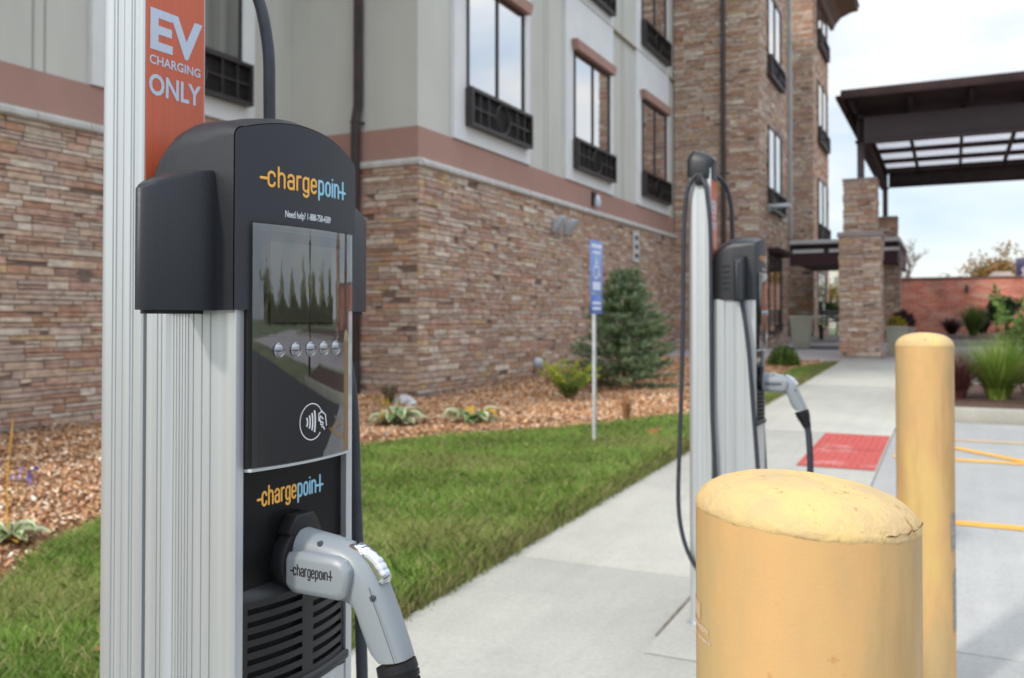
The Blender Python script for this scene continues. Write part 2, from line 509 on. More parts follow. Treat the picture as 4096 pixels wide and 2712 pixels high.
v1, c1 = chips(170000, -8.2, -2.3, 1.5, 10, 0.008, 0.034)
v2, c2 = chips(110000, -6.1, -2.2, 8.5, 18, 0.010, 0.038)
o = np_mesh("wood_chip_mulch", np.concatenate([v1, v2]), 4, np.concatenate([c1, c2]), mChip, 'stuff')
tag(o, "orange brown wood chip mulch spread between the lawn and the stone wall", "mulch")
# grass blades
def blades(n, ylo, yhi, hmin, hmax, wd):
    y = R.uniform(ylo, yhi, n)
    bx = np.interp(y, bxs, bxv)
    x = bx + (-1.935 - bx) * R.uniform(0, 1, n) ** 0.98 + R.normal(0, 0.012, n)
    wts = (-1.935 - bx); keep = R.uniform(0, 2.6, n) < wts
    x, y = x[keep], y[keep]; n = len(x)
    z = S * y + 0.0 * x
    h = R.uniform(hmin, hmax, n)
    patch = 0.5 + 0.5 * np.sin(2.3 * x + 1.1 * y + 1.5 * np.sin(1.3 * y)) * np.cos(1.9 * y - 1.2 * x)
    h *= 0.8 + 0.4 * patch
    # bare brown margin along the walk
    m = (x > -2.03) & (R.uniform(0, 1, n) < 0.6); h[m] *= 0.35
    th = R.uniform(0, 2 * pi, n); le = R.uniform(0.2, 1.15, n) * h * 0.95
    lx = np.cos(th) * le; ly_ = np.sin(th) * le
    ph = R.uniform(0, pi, n); wx = np.cos(ph) * wd; wy = np.sin(ph) * wd
    b0 = np.stack([x - wx, y - wy, z], 1); b1 = np.stack([x + wx, y + wy, z], 1)
    tp = np.stack([x + lx, y + ly_, z + h], 1)
    m1 = np.stack([x + lx * 0.35 + wx * 0.8, y + ly_ * 0.35 + wy * 0.8, z + h * 0.6], 1)
    m0 = np.stack([x + lx * 0.35 - wx * 0.8, y + ly_ * 0.35 - wy * 0.8, z + h * 0.6], 1)
    v = np.stack([b0, b1, m1, tp, m0], 1).reshape(-1, 3)
    pal = 1.08 * np.array([(0.21, 0.35, 0.06), (0.29, 0.45, 0.085), (0.13, 0.23, 0.035), (0.42, 0.46, 0.17), (0.56, 0.45, 0.25)])
    k = R.choice(5, n, p=[0.30, 0.26, 0.20, 0.15, 0.09])
    col = pal[k] * R.uniform(0.75, 1.25, (n, 1))
    p2 = (0.5 + 0.5 * np.sin(5.3 * x - 3.1 * y) * np.sin(4.1 * y + 2 * x))[:, None]
    col = col * (0.80 + 0.35 * p2)
    dry = np.clip(np.sin(1.7 * x + 0.9 * y + 2) * np.sin(2.9 * y - 1.1 * x) - 0.30, 0, 1)[:, None] * 0.6
    col = col * (1 - dry) + dry * np.array([0.50, 0.44, 0.20])
    edge = np.clip((x + 2.10) / 0.14, 0, 1)[:, None] * 0.55
    col = col * (1 - edge) + edge * np.array([0.20, 0.13, 0.07])
    return v, col
va, ca = blades(340000, 1.2, 9.0, 0.03, 0.092, 0.0024)
vb, cb = blades(150000, 8.5, 17.8, 0.03, 0.085, 0.003)
o = np_mesh("grass", np.concatenate([va, vb]), 5, np.concatenate([ca, cb]), mLeaf, 'stuff')
tag(o, "short green lawn grass with a few dry blades beside the sidewalk", "grass")

# kerbed planting island on the right
kb = root("planting_island", (2.0, 11.6, gz(11.6)), "kerbed planting island with a pale concrete edge at the end of the parking bays", "planting island")
mb = MB()
def kerb_run(mb, pts, wd, h):
    for (x0, y0), (x1, y1) in zip(pts[:-1], pts[1:]):
        d = Vector((x1 - x0, y1 - y0)).normalized(); n = Vector((-d.y, d.x)) * wd
        P = [(x0, y0), (x1, y1), (x1 + n.x, y1 + n.y), (x0 + n.x, y0 + n.y)]
        vs = [(x, y, gz(y) - 0.1) for x, y in P] + [(x, y, gz(y) + h) for x, y in P]
        mb.add(vs, [(3, 2, 1, 0), (4, 5, 6, 7), (0, 1, 5, 4), (1, 2, 6, 5), (2, 3, 7, 6), (3, 0, 4, 7)])
kerb_run(mb, [(-0.18, 9.9), (9.0, 9.9)], 0.15, 0.135)
kerb_run(mb, [(9.0, 13.3), (-0.18, 13.3)], 0.15, 0.135)
kerb_run(mb, [(-0.33, 13.0), (-0.33, 10.2)], 0.15, 0.135)
for cx, cy, a0 in ((-0.03, 10.05, 180), (-0.03, 13.15, 90)):
    pass
mb.build("kerb", mKerb, kb, bevel=0.02)
mb = MB(); mb.add([(-0.2, 10.04, gz(10) + 0.09), (9, 10.04, gz(10) + 0.09), (9, 13.2, gz(13.2) + 0.09), (-0.2, 13.2, gz(13.2) + 0.09)], [(0, 1, 2, 3)])
mb.build("soil", M("bed_bark", (0.11, 0.06, 0.045), 0.95, var=0.4, vscale=18, bs=0.6, bscale=40, bdist=0.03), kb)
# far kerb
k2 = MB(); kerb_run(k2, [(-1.0, 24.75), (30, 24.75)], 0.15, 0.14)
tag(k2.build("far_kerb", mKerb), kind='structure')
sb = MB(); sb.add([(-1, 24.9, gz(24.9) + .1), (30, 24.9, gz(24.9) + .1), (30, 33.9, 0.8), (-1, 33.9, 0.8)], [(0, 1, 2, 3)])
tag(sb.build("far_planting_bed", M("far_bark", (0.10, 0.06, 0.05), 0.95, var=0.4, vscale=6)), kind='structure')

# ================================================================== HOTEL
PAL = [((0.48, 0.345, 0.255), 8), ((0.46, 0.295, 0.228), 8), ((0.52, 0.415, 0.335), 7), ((0.42, 0.245, 0.165), 4), ((0.57, 0.49, 0.40), 4), ((0.39, 0.25, 0.20), 2), ((0.48, 0.33, 0.19), 2), ((0.44, 0.335, 0.28), 6)]
PC = [c for c, k in PAL for _ in range(k)]
MORT = (0.19, 0.135, 0.11)
def veneer(mb, L_, z0, z1, holes, seed, T, proud=0.026, edge=0.012, hmin=0.045, hmax=0.095):
    """stacked ledge stone over x 0..L, z z0..z1, outward -y, transformed by T"""
    rr = random.Random(seed)
    P = []
    mb.box(0.01, L_ - 0.01, -0.005, 0.05, z0, z1, MORT, T)
    z = z0
    while z < z1 - 0.01:
        h = min(rr.uniform(hmin, hmax), z1 - z)
        if z1 - z - h < 0.03: h = z1 - z
        x = -rr.uniform(0, edge)
        while x < L_ - 0.005:
            ln_ = rr.choice([rr.uniform(0.12, 0.28), rr.uniform(0.22, 0.5)])
            x2 = min(x + ln_, L_ + rr.uniform(0, edge))
            if L_ - x2 < 0.07: x2 = L_ + rr.uniform(0, edge)
            subs = [(z, z + h)]
            if h > 0.072 and rr.random() < 0.4:
                k = z + h * rr.uniform(0.4, 0.6); subs = [(z, k), (k, z + h)]
            for a, b in subs:
                segs = [(x, x2)]
                for hx0, hx1, hz0, hz1 in holes:
                    if b > hz0 + 0.01 and a < hz1 - 0.01:
                        ns = []
                        for s0, s1 in segs:
                            if s1 <= hx0 or s0 >= hx1: ns.append((s0, s1))
                            else:
                                if s0 < hx0 - 0.02: ns.append((s0, hx0))
                                if s1 > hx1 + 0.02: ns.append((hx1, s1))
                        segs = ns
                for s0, s1 in segs:
                    d = rr.uniform(0.006, proud); gp = 0.0045
                    j = lambda q=0.004: rr.uniform(-q, q)
                    fx0, fx1, fz0, fz1 = s0 + gp, s1 - gp, a + gp, b - gp
                    d2 = d + j(0.006)
                    vs = [(fx0, 0, fz0), (fx1, 0, fz0), (fx1, 0, fz1), (fx0, 0, fz1),
                          (fx0 + abs(j()), -d + j(), fz0 + abs(j())), (fx1 - abs(j()), -d2, fz0 + abs(j())), (fx1 - abs(j()), -d2 + j(), fz1 - abs(j())), (fx0 + abs(j()), -d, fz1 - abs(j()))]
                    c = rr.choice(PC); q = rr.uniform(0.92, 1.2)
                    c = (c[0] * q, c[1] * q, c[2] * q)
                    mb.add([T @ Vector(p) for p in vs], [(4, 5, 6, 7), (0, 1, 5, 4), (1, 2, 6, 5), (2, 3, 7, 6), (3, 0, 4, 7)], c)
            x = x2
        z += h
def TX(x, y, rot):  # wall starting at (x,y), running along direction rot
    return Matrix.Translation((x, y, 0)) @ Matrix.Rotation(radians(rot), 4, 'Z')

H = root("hotel_building", (-7.0, 12.0, gz(12)), "multi storey hotel with ledge stone base, pale stucco upper walls and brown stone towers", "building")
ZT = 13.4
XL, XR, YC, YT = -8.15, -6.098, 9.68, 21.45
# stone walls of the base
mb = MB(); veneer(mb, 10.7, -0.05, 3.22, [], 1, TX(XL, -1.0, 90)); mb.build("stone_wall", mStone, H)
mb = MB(); veneer(mb, XR - XL, 0.15, 3.22, [], 2, TX(XL, YC, 0)); mb.build("stone_wall", mStone, H)
mb = MB(); veneer(mb, YT - YC, 0.15, 3.22, [], 3, TX(XR, YC, 90)); mb.build("stone_wall", mStone, H)
# tower 1
XT = -4.06
mb = MB(); veneer(mb, XT - XR + 0.0, 0.35, ZT, [], 4, TX(XR, YT, 0), hmin=0.055, hmax=0.11); mb.build("stone_tower_wall", mStone, H)
# windows on tower side: local x = Y - YT
FL = 3.33
holes = []
for k in range(3):
    holes.append((1.05, 3.0, 3.93 + k * FL, 6.02 + k * FL))
holes.append((1.05, 2.9, 0.9, 2.86))
mb = MB(); veneer(mb, 3.95, 0.35, ZT, holes, 5, TX(XT, YT, 90), hmin=0.055, hmax=0.11); mb.build("stone_tower_wall", mStone, H)
# tower 2
YT2 = 30.6; XT2 = -4.05
mb = MB(); veneer(mb, 2.2, 0.5, 12.9, [], 6, TX(XT2 - 2.2, YT2, 0), hmin=0.07, hmax=0.14); mb.build("stone_tower_wall", mStone, H)
h2 = [(1.0, 3.6, 3.93 - 0.1 + k * FL, 6.02 + k * FL) for k in range(3)] + [(1.0, 2.9, 0.9, 2.86)]
mb = MB(); veneer(mb, 4.0, 0.5, 12.9, h2, 7, TX(XT2, YT2, 90), hmin=0.07, hmax=0.14); mb.build("stone_tower_wall", mStone, H)
# core walls (stucco) : recessed behind the stone
mb = MB()
mb.box(-20, XL - 0.055, -1, 34, 0.0, 3.3); mb.box(XL - 0.06, XR - 0.052, YC + 0.052, YT + 4, 0.1, 3.3)
mb.box(XR - 0.1, XT - 0.052, YT + 0.052, YT + 3.9, 0.2, ZT - 0.05); mb.box(XT2 - 2.2, XT2 - 0.052, YT2 + 0.052, YT2 + 3.9, 0.3, 12.85)
mb.build("core_wall", M("backing_wall", (0.10, 0.08, 0.07), 0.9), H)
mb = MB()
mb.box(-20, XL - 0.03, -1.0, 34, 3.301, ZT + 0.2)
mb.box(XL - 0.03, XR - 0.03, YC + 0.03, 30.5, 3.301, ZT + 0.2)
mb.build("stucco_wall", mStucco, H)
# pairs of vertical control joints
mJoint = M("stucco_joint", (0.33, 0.32, 0.29), 0.9)
for xw, ysj in ((XL, (5.83, 5.96, 1.9, 2.03)), (XR, (13.68, 13.81, 17.60, 17.73))):
    for y in ysj:
        mb = MB(); mb.box(xw - 0.032, xw - 0.027, y - 0.012, y + 0.012, 3.73, ZT); mb.build("control_joint_strip", mJoint, H)
mb = MB()
for z in (7.09, 10.42):
    mb.box(XR - 0.028, XR + 0.036, YC + 0.03, YT - 0.02, z, z + 0.022); mb.box(XL - 0.028, XL + 0.036, -1, YC, z, z + 0.022)
mb.build("string_course", M("tan_joint", (0.36, 0.31, 0.22), 0.8), H)
# mauve band with a slight projection
mb = MB()
mb.box(XL - 0.029, XL + 0.0, -1, YC, 3.312, 3.725)
mb.box(XL + 0.0, XR - 0.0, YC - 0.0, YC + 0.029, 3.312, 3.725)
mb.box(XR - 0.029, XR + 0.0, YC + 0.029, YT - 0.04, 3.312, 3.725)
mb.build("accent_band", mBand, H)
# cast stone ledge in segments
mb = MB()
def ledge(mb, L_, T, ov=0.075):
    x = 0
    while x < L_:
        x2 = min(x + 0.62, L_)
        pr = [(0.0, 3.215), (-ov * 0.75, 3.215), (-ov, 3.235), (-ov, 3.275), (-ov * 0.7, 3.31), (0.0, 3.31)]
        mb.prism(pr, x + 0.003, x2 - 0.003, lambda u, v, w_: tuple(T @ Vector((w_, u, v))))
        x = x2
ledge(mb, 10.68, TX(XL, -1.0, 90)); ledge(mb, XR - XL + 0.06, TX(XL, YC, 0)); ledge(mb, YT - YC + 0.05 - 0.05, TX(XR, YC, 90))
mb.build("stone_ledge", mLedge, H)
# foundation strip
mb = MB()
mb.box(XL - 0.02, XL + 0.035, -1, YC, -0.1, 0.19); mb.box(XR - 0.02, XR + 0.035, YC - 0.035, YT, -0.1, 0.305); mb.box(XL + 0.04, XR - 0.025, YC - 0.035, YC + 0.02, -0.1, 0.285)
mb.build("foundation_strip", M("grey_foundation", (0.17, 0.16, 0.155), 0.9, var=0.15, vscale=6), H)

# ---- window template: local x along wall, outward -y, z 0 = grille bottom
def arc(cx, cz, r, a0, a1, n): return [(cx + r * cos(radians(a0 + (a1 - a0) * i / n)), cz + r * sin(radians(a0 + (a1 - a0) * i / n))) for i in range(n + 1)]
def win_meshes():
    f = MB(); x0, x1, z0, z1 = -0.98, 0.86, 0.55, 2.12; t = 0.035
    f.box(x0, x0 + t, -0.05, 0.0, z0, z1); f.box(x1 - t, x1, -0.05, 0, z0, z1)
    f.box(x0 + t, x1 - t, -0.05, 0, z0, z0 + t); f.box(x0 + t, x1 - t, -0.05, 0, z1 - t, z1)
    f.box(-0.072, -0.046, -0.05, 0.0, z0 + t, z1 - t)
    fm = f.build("window", mBronze, mesh_only=True)
    p = MB(); p.box(x0 + t - .005, x1 - t + .005, -0.024, -0.016, z0 + t - .005, z1 - t + .005)
    pm = p.build("pane", mPane, mesh_only=True)
    gmb = MB(); a, b, c, d = -1.02, 0.98, 0.0, 0.53; y0, y1 = -0.14, -0.02
    gmb.box(a, b, y0, y1, c, c + 0.045); gmb.box(a, b, y0, y1, d - 0.045, d)
    gmb.box(a, a + 0.045, y0, y1, c + 0.045, d - 0.045); gmb.box(b - 0.045, b, y0, y1, c + 0.045, d - 0.045)
    bar = 0.022; cx = (a + b) / 2; cz = (c + d) / 2; r = 0.215
    for x in (a + 0.27, a + 0.53, b - 0.27, b - 0.53): gmb.box(x - bar / 2, x + bar / 2, y0 + 0.02, y0 + 0.045, c + 0.045, d - 0.045)
    gmb.box(a + 0.045, cx - r, y0 + 0.024, y0 + 0.041, cz - bar / 2, cz + bar / 2); gmb.box(cx + r, b - 0.045, y0 + 0.024, y0 + 0.041, cz - bar / 2, cz + bar / 2)
    ri = [(cx + r * cos(2 * pi * k / 28), y0 + 0.03, cz + r * sin(2 * pi * k / 28)) for k in range(29)]
    gmb.tube(ri, 0.015, 6, cap=False)
    for i in range(14):
        z = c + 0.06 + i * 0.031
        gmb.box(a + 0.045, b - 0.045, y0 + 0.06, y0 + 0.085, z, z + 0.008)
    gmb.box(a + 0.02, b - 0.02, y1 - 0.006, y1 + 0.01, c + 0.02, d - 0.02)
    gm = gmb.build("grille", mBronze, mesh_only=True)
    lm = MB()
    pr = [(-1.10, 2.31), (1.0, 2.31), (0.93, 2.13), (-1.03, 2.13)]
    lm.prism(pr, -0.14, -0.025, lambda u, v, w_: (u, w_, v))
    lmm = lm.build("lintel", mBand, mesh_only=True)
    return fm, pm, gm, lmm
FM, PM, GM, LM = win_meshes()
PMC = PM.copy(); PMC.materials.clear(); PMC.materials.append(mPaneC)
GML = GM.copy()
def link(name, me, parent, loc=(0, 0, 0), rz=0):
    o = bpy.data.objects.new(name, me); SC.collection.objects.link(o); o.parent = parent
    o.location = loc; o.rotation_euler = (0, 0, rz); return o
HO = ORG[H.name]
def window(x, y, z, rot, pane=PM, lintel=True, grille=True, sx=1.0):
    o = link("window", FM, H, (x - HO[0], y - HO[1], z - HO[2]), radians(rot)); o.scale = (sx, 1, 1)
    link("pane", pane, o)
    if grille: link("grille", GM, o)
    if lintel: link("lintel", LM, o)
    return o
for k in range(3):
    for cy in (11.87, 15.82, 19.75): window(XR + 0.012, cy, 3.95 + k * FL, 90)
    window(XL + 0.012, 7.79, 3.97 + k * FL, 90, pane=PMC)
    window(XL + 0.012, 3.85, 3.97 + k * FL, 90, pane=PMC)
    window(XT + 0.004, YT + 2.05, 3.93 + k * FL, 90, lintel=False)
    window(XT2 + 0.004, YT2 + 2.35, 3.93 + k * FL, 90, lintel=False, sx=1.28)
# white stucco panels round each window column
mb = MB()
def trim_col(mb, xp, cy):
    a, b = cy - 1.32, cy + 1.13
    p0, p1 = xp - 0.031, xp + 0.03
    ga, gb = cy - 0.982, cy + 0.862
    mb.box(p0, p1, a, ga, 3.73, ZT); mb.box(p0, p1, gb, b, 3.73, ZT)
    zz = 3.73
    for k in range(3):
        mb.box(p0, p1 - 0.001, ga, gb, zz, 3.95 + k * FL + 0.54); zz = 3.95 + k * FL + 2.13
    mb.box(p0, p1 - 0.001, ga, gb, zz, ZT)
for cy in (11.87, 15.82, 19.75): trim_col(mb, XR, cy)
for cy in (7.79, 3.85): trim_col(mb, XL, cy)
mb.build("white_window_surround", mTrim, H)
# ground-floor windows of the towers
def store_window(x, y0, y1, z0, z1):
    m_ = MB(); t = 0.06
    m_.box(x - .03, x + .03, y0, y0 + t, z0, z1); m_.box(x - .03, x + .03, y1 - t, y1, z0, z1); m_.box(x - .03, x + .03, y0 + t, y1 - t, z0, z0 + t); m_.box(x - .03, x + .03, y0 + t, y1 - t, z1 - t, z1)
    m_.box(x - .02, x + .02, (y0 + y1) / 2 - .025, (y0 + y1) / 2 + .025, z0 + t, z1 - t)
    o = m_.build("window", mBronze, H)
    m_ = MB(); m_.box(x - 0.008, x, y0 + t - .005, y1 - t + .005, z0 + t - .005, z1 - t + .005); m_.build("pane", mPane, o)
store_window(XT + 0.02, YT + 1.05, YT + 2.9, 0.9, 2.86); store_window(XT2 + 0.02, YT2 + 1.0, YT2 + 2.9, 0.9, 2.86)
mb = MB(); mb.box(XT, XT + 0.32, YT + 0.95, YT + 3.0, 2.87, 3.0); mb.build("window_hood", mSteel, H, bevel=0.01)
# tower roofs with curved eaves
mb = MB()
pr = [(0, 12.15), (0.12, 12.15), (0.2, 12.35), (0.4, 12.58), (0.75, 12.72), (1.0, 12.75), (1.0, 12.92), (0, 12.92)]
mb.prism(pr, YT2 - 0.5, YT2 + 4.9, lambda u, v, w_: (XT2 + u, w_, v))
mb.box(XT2 - 2.3, XT2 + 0.0, YT2 - 0.5, YT2 + 4.9, 12.6, 12.92)
mb.prism([(XT2 - 2.3, 12.93), (XT2 + 1.05, 12.93), (XT2 - 0.6, 13.9)], YT2 - 0.6, YT2 + 5, lambda u, v, w_: (u, w_, v))
mb.build("tower_roof", M("brown_roof", (0.09, 0.055, 0.045), 0.7, var=0.2), H)
mb = MB(); mb.box(XR - 0.3, XT + 0.6, YT - 0.6, YT + 4.6, ZT + 0.01, ZT + 0.4); mb.box(-20, XR + 0.3, -1.3, YT - 0.61, ZT + 0.21, ZT + 0.5)
mb.build("roof_cornice", mBand, H)
# tower-2 small side ledge visible against the sky
# downspouts
def downspout(x, y, z0, z1, r, mat, jog=None):
    m_ = MB()
    s_ = 0.05 * r / 0.05
    if jog:
        zj, dx, dy = jog
        m_.box(x - r + dx, x + r + dx, y - r + dy, y + r + dy, z0, zj - 0.12)
        P0 = [(x - r + dx, y - r + dy, zj - .12), (x + r + dx, y - r + dy, zj - .12), (x + r + dx, y + r + dy, zj - .12), (x - r + dx, y + r + dy, zj - .12)]
        P1 = [(x - r, y - r, zj + .12), (x + r, y - r, zj + .12), (x + r, y + r, zj + .12), (x - r, y + r, zj + .12)]
        m_.loft([P0, P1], cap=False, smooth=False)
        m_.box(x - r, x + r, y - r, y + r, zj + 0.12, z1)
    else: m_.box(x - r, x + r, y - r, y + r, z0, z1)
    zz = z0 + 1.0
    while zz < z1: m_.box(x - r - .008, x + r + .008, y - r - .004 + (jog[2] if jog and zz < jog[0] else 0), y + r + .03, zz, zz + 0.03); zz += 2.2
    return m_.build("downspout", mat, H, bevel=0.006)
downspout(-6.99, YC - 0.06, 0.62, ZT, 0.048, mDown, jog=(3.95, 0, -0.055))
mb = MB(); mb.tube([(-6.99, YC - 0.115, 0.22), (-6.99, YC - 0.115, 0.7)], [0.075, 0.065], 12); mb.build("downspout_boot", mLouver, H)
downspout(-4.88, YT - 0.075, 0.6, ZT, 0.05, mDown)
downspout(-3.98, YT + 4.05, 3.5, ZT, 0.055, mDownL)
# lights and vents on the wall
for dy in (-0.24, 0.24):
    m_ = MB(); T = Matrix.Translation((XR + 0.14, 14.2 + dy * 1.1, 2.86)) @ Matrix.Rotation(radians(35), 4, 'Y')
    m_.box(-0.03, 0.03, -0.12, 0.12, -0.15, 0.15, M=T); m_.box(-0.09, -0.03, -0.06, 0.06, -0.08, 0.08, M=T); m_.box(-0.14, -0.08, -0.02, 0.02, -0.03, 0.03, M=T)
    m_.build("floodlight", mFixt, H, bevel=0.006)
m_ = MB(); m_.box(XR, XR + 0.05, 15.78, 15.93, 3.40, 3.66); m_.build("wall_lamp", mBronze, H)
m_ = MB(); m_.lathe((XR + 0.1, 15.85), [(0.03, 3.36), (0.06, 3.38), (0.075, 3.46), (0.05, 3.56), (0.02, 3.6)], 12); m_.build("lamp_glass", mFixt, H)
m_ = MB()
m_.box(XR + 0.03, XR + 0.065, 18.13, 18.47, 2.47, 3.12)
for k in range(3): m_.box(XR + 0.055, XR + 0.062, 18.21, 18.39, 2.56 + k * 0.18, 2.57 + k * 0.18)
m_.build("wall_vent", M("pale_vent", (0.60, 0.60, 0.60), 0.5), H)
m_ = MB()
for k in range(3): m_.box(XR + 0.066, XR + 0.070, 18.20, 18.40, 2.56 + k * 0.19, 2.65 + k * 0.19)
m_.build("vent_opening", mLouver, H)
m_ = MB()
rings = []
for i in range(6):
    a = i / 5 * pi / 2; rings.append([(XR + 0.03 + 0.14 * sin(a), 13.22 + 0.085 * cos(a) * cos(q), 0.535 + 0.10 * cos(a) * sin(q)) for q in [2 * pi * k / 16 for k in range(16)]])
m_.loft(rings); m_.build("vent_hood", mFixt, H)
m_ = MB(); m_.box(XT + 0.02, XT + 0.55, 22.35, 22.6, 3.98, 4.06); m_.box(XT, XT + 0.1, 22.42, 22.53, 3.9, 3.98); m_.build("floodlight", mFixt, H, bevel=0.006)
# entrance canopy
m_ = MB()
x0, x1, y0, y1 = -4.0, -1.25, 25.5, 30.4
m_.box(x0, x1, y0, y0 + .12, 2.72, 2.95); m_.box(x0, x1, y0 + 0.01, y0 + .11, 2.95, 3.16); m_.box(x1 - .12, x1, y0 + .12, y1, 2.72, 3.16); m_.box(x0, x1 - .12, y0 + .12, y1, 2.80, 2.86)
o = m_.build("entrance_canopy", mMaroon, H)
m_ = MB(); m_.box(x0, x1 + 0.05, y0 - .05, y1, 3.30, 3.41); m_.build("canopy_roof_edge", mWhiteMetal, o, bevel=.01)
m_ = MB()
for k in range(3): m_.box(x0 + 0.08 + k * 0.95, x0 + 0.95 + k * 0.95 - .06, y0 - .012, y0, 3.06, 3.15)
m_.build("canopy_panel", mWhiteMetal, o)
m_ = MB(); m_.box(x0, x1, y0 + .02, y1, 3.165, 3.295); m_.build("canopy_deck", mSteel, o)

# ================================================================== PORTE-COCHERE
PCR = root("porte_cochere", (-1.65, 19.4, gz(19.4)), "dark brown steel porte-cochere with translucent roof panels on stone pillars", "canopy")
def pillar(xc, yc, wlo, wup, zb, seed):
    m_ = MB()
    def ring(w_, za, zb_, sd):
        h_ = w_ / 2
        for k, (px, py) in enumerate(((-h_, -h_), (h_, -h_), (h_, h_), (-h_, h_))):
            veneer(m_, w_, za, zb_, [], sd + k, TX(xc + px, yc + py, 90 * k), proud=0.025, edge=0.02, hmin=0.055, hmax=0.105)
    ring(wlo, zb, 2.9, seed); ring(wup, 3.0, 4.04, seed + 10)
    o_ = m_.build("stone_pillar", mStone, PCR)
    mcap = M("pillar_cap", (0.30, 0.26, 0.25), 0.8, var=.1)
    m_ = MB(); h_ = wlo / 2 + 0.045; m_.box(xc - h_, xc + h_, yc - h_, yc + h_, 2.9, 3.0); m_.build("cap", mcap, o_, bevel=0.012)
    m_ = MB(); h_ = wup / 2 + 0.03; m_.box(xc - h_, xc + h_, yc - h_, yc + h_, 4.04, 4.09); m_.build("cap", mcap, o_, bevel=0.012)
    m_ = MB(); h_ = wlo / 2 - .01; m_.box(xc - h_, xc + h_, yc - h_, yc + h_, zb - .12, zb); m_.build("footing", mKerb, o_)
    m_ = MB(); t = 0.065; m_.box(xc - t, xc + t, yc - t, yc + t, 4.09, 5.42); m_.build("steel_post", mSteelG, PCR)
for i, (xc, yc) in enumerate(((-1.645, 19.49), (-1.645, 26.98), (7.6, 19.49), (7.6, 26.98))):
    pillar(xc, yc, 0.76, 0.60, gz(yc) + 0.05, 30 + 20 * i)
def ibeam(mb, p0, p1, z0, z1, wd=0.2):
    p0 = Vector(p0); p1 = Vector(p1); d = (p1 - p0).normalized(); n = Vector((-d.y, d.x)) * wd / 2; m2 = n * 0.15
    for a, b, q in ((z0, z0 + .02, n), (z1 - .02, z1, n), (z0 + .02, z1 - .02, m2)):
        P = [p0 + q, p0 - q, p1 - q, p1 + q]
        vs = [(p.x, p.y, a) for p in P] + [(p.x, p.y, b) for p in P]
        mb.add(vs, [(3, 2, 1, 0), (4, 5, 6, 7), (0, 1, 5, 4), (1, 2, 6, 5), (2, 3, 7, 6), (3, 0, 4, 7)])
m_ = MB(); ibeam(m_, (-1.55, 19.2), (9.0, 19.2), 4.79, 5.29); m_.build("beam", mSteelG, PCR)
m_ = MB(); ibeam(m_, (-1.55, 27.0), (9.0, 27.0), 4.92, 5.34); m_.build("beam", mSteel, PCR)
m_ = MB(); ibeam(m_, (-1.64, 19.3), (-1.64, 26.9), 4.85, 5.3); m_.build("beam", mSteel, PCR)
m_ = MB(); ibeam(m_, (7.6, 19.3), (7.6, 26.9), 4.85, 5.3); m_.build("beam", mSteel, PCR)
m_ = MB(); m_.box(-1.82, 9.4, 18.02, 22.3, 5.50, 5.57); m_.box(-1.82, 9.4, 27.3, 28.3, 5.50, 5.57)
m_.box(-1.87, 9.45, 17.94, 18.015, 5.44, 5.60); m_.box(-1.97, -1.825, 18.02, 28.3, 5.46, 5.52)
for k in range(11): m_.box(-1.7 + k * 1.03 - .04, -1.7 + k * 1.03 + .04, 18.1, 19.1, 5.36, 5.498)
m_.build("roof_deck", mSteel, PCR, bevel=0.004)
for k in range(11):
    m_ = MB(); x = -1.83 + k * 1.03; m_.box(x - .035, x + .035, 19.3, 27.2, 5.30, 5.398); m_.build("rafter", mSteel, PCR)
for y in (21.15, 22.65, 24.12, 25.72, 27.25):
    m_ = MB(); m_.box(-1.7, 9.2, y - .09, y + .09, 5.40, 5.498); m_.build("purlin", mSteel, PCR)
mtl, t_, b_ = nodes("translucent_panel")
b_.inputs['Base Color'].default_value = (0.75, 0.76, 0.78, 1); b_.inputs['Roughness'].default_value = 0.4
tr = t_.nodes.new("ShaderNodeBsdfTranslucent"); tr.inputs[0].default_value = (0.80, 0.81, 0.84, 1)
ms = t_.nodes.new("ShaderNodeMixShader"); ms.inputs[0].default_value = 0.75
t_.links.new(b_.outputs[0], ms.inputs[1]); t_.links.new(tr.outputs[0], ms.inputs[2]); t_.links.new(ms.outputs[0], t_.nodes["Material Output"].inputs[0])
m_ = MB(); m_.box(-1.8, 9.3, 22.31, 27.29, 5.505, 5.513); m_.build("skylight_panel", mtl, PCR)

# ================================================================== CHARGING STATION
mHead = M("charcoal_plastic", (0.016, 0.018, 0.023), 0.38, bs=0.7, bscale=700, bdist=0.0005, spec=0.45)
mPlate = M("face_plate", (0.028, 0.031, 0.038), 0.5, bs=0.2, bscale=700, bdist=0.0004, spec=0.4)
mAlu, t_, b_ = nodes("anodised_aluminium")
v_ = objcoord(t_, (1, 1, 0.01)); nn = noise(t_, v_, 90, 3)
t_.links.new(ramp(t_, nn, [(0.3, (0.48, 0.51, 0.53)), (0.7, (0.57, 0.60, 0.62))]), b_.inputs['Base Color'])
b_.inputs['Metallic'].default_value = 0.55; b_.inputs['Roughness'].default_value = 0.38
mBlack = M("gloss_black_panel", (0.005, 0.005, 0.006), 0.36, spec=0.22)
mGrille = M("black_grille", (0.012, 0.013, 0.015), 0.45, bs=0.2, bscale=500, bdist=0.0004)
mVoid = M("slot_dark", (0.006, 0.006, 0.007), 0.7)
mDisp, t_, b_ = nodes("smoked_panel")
v_ = objcoord(t_); nn = noise(t_, v_, 18, 4)
t_.links.new(ramp(t_, nn, [(0.35, (0.020, 0.019, 0.019)), (0.7, (0.027, 0.025, 0.025))]), b_.inputs['Base Color'])
b_.inputs['Roughness'].default_value = 0.5
mLCD = M("lcd_screen", (0.24, 0.25, 0.20), 0.4, var=0.05, vscale=9)
mLCDd = M("lcd_frame", (0.035, 0.037, 0.035), 0.4)
mChrome = M("chrome", (0.58, 0.60, 0.64), 0.12, metal=1.0)
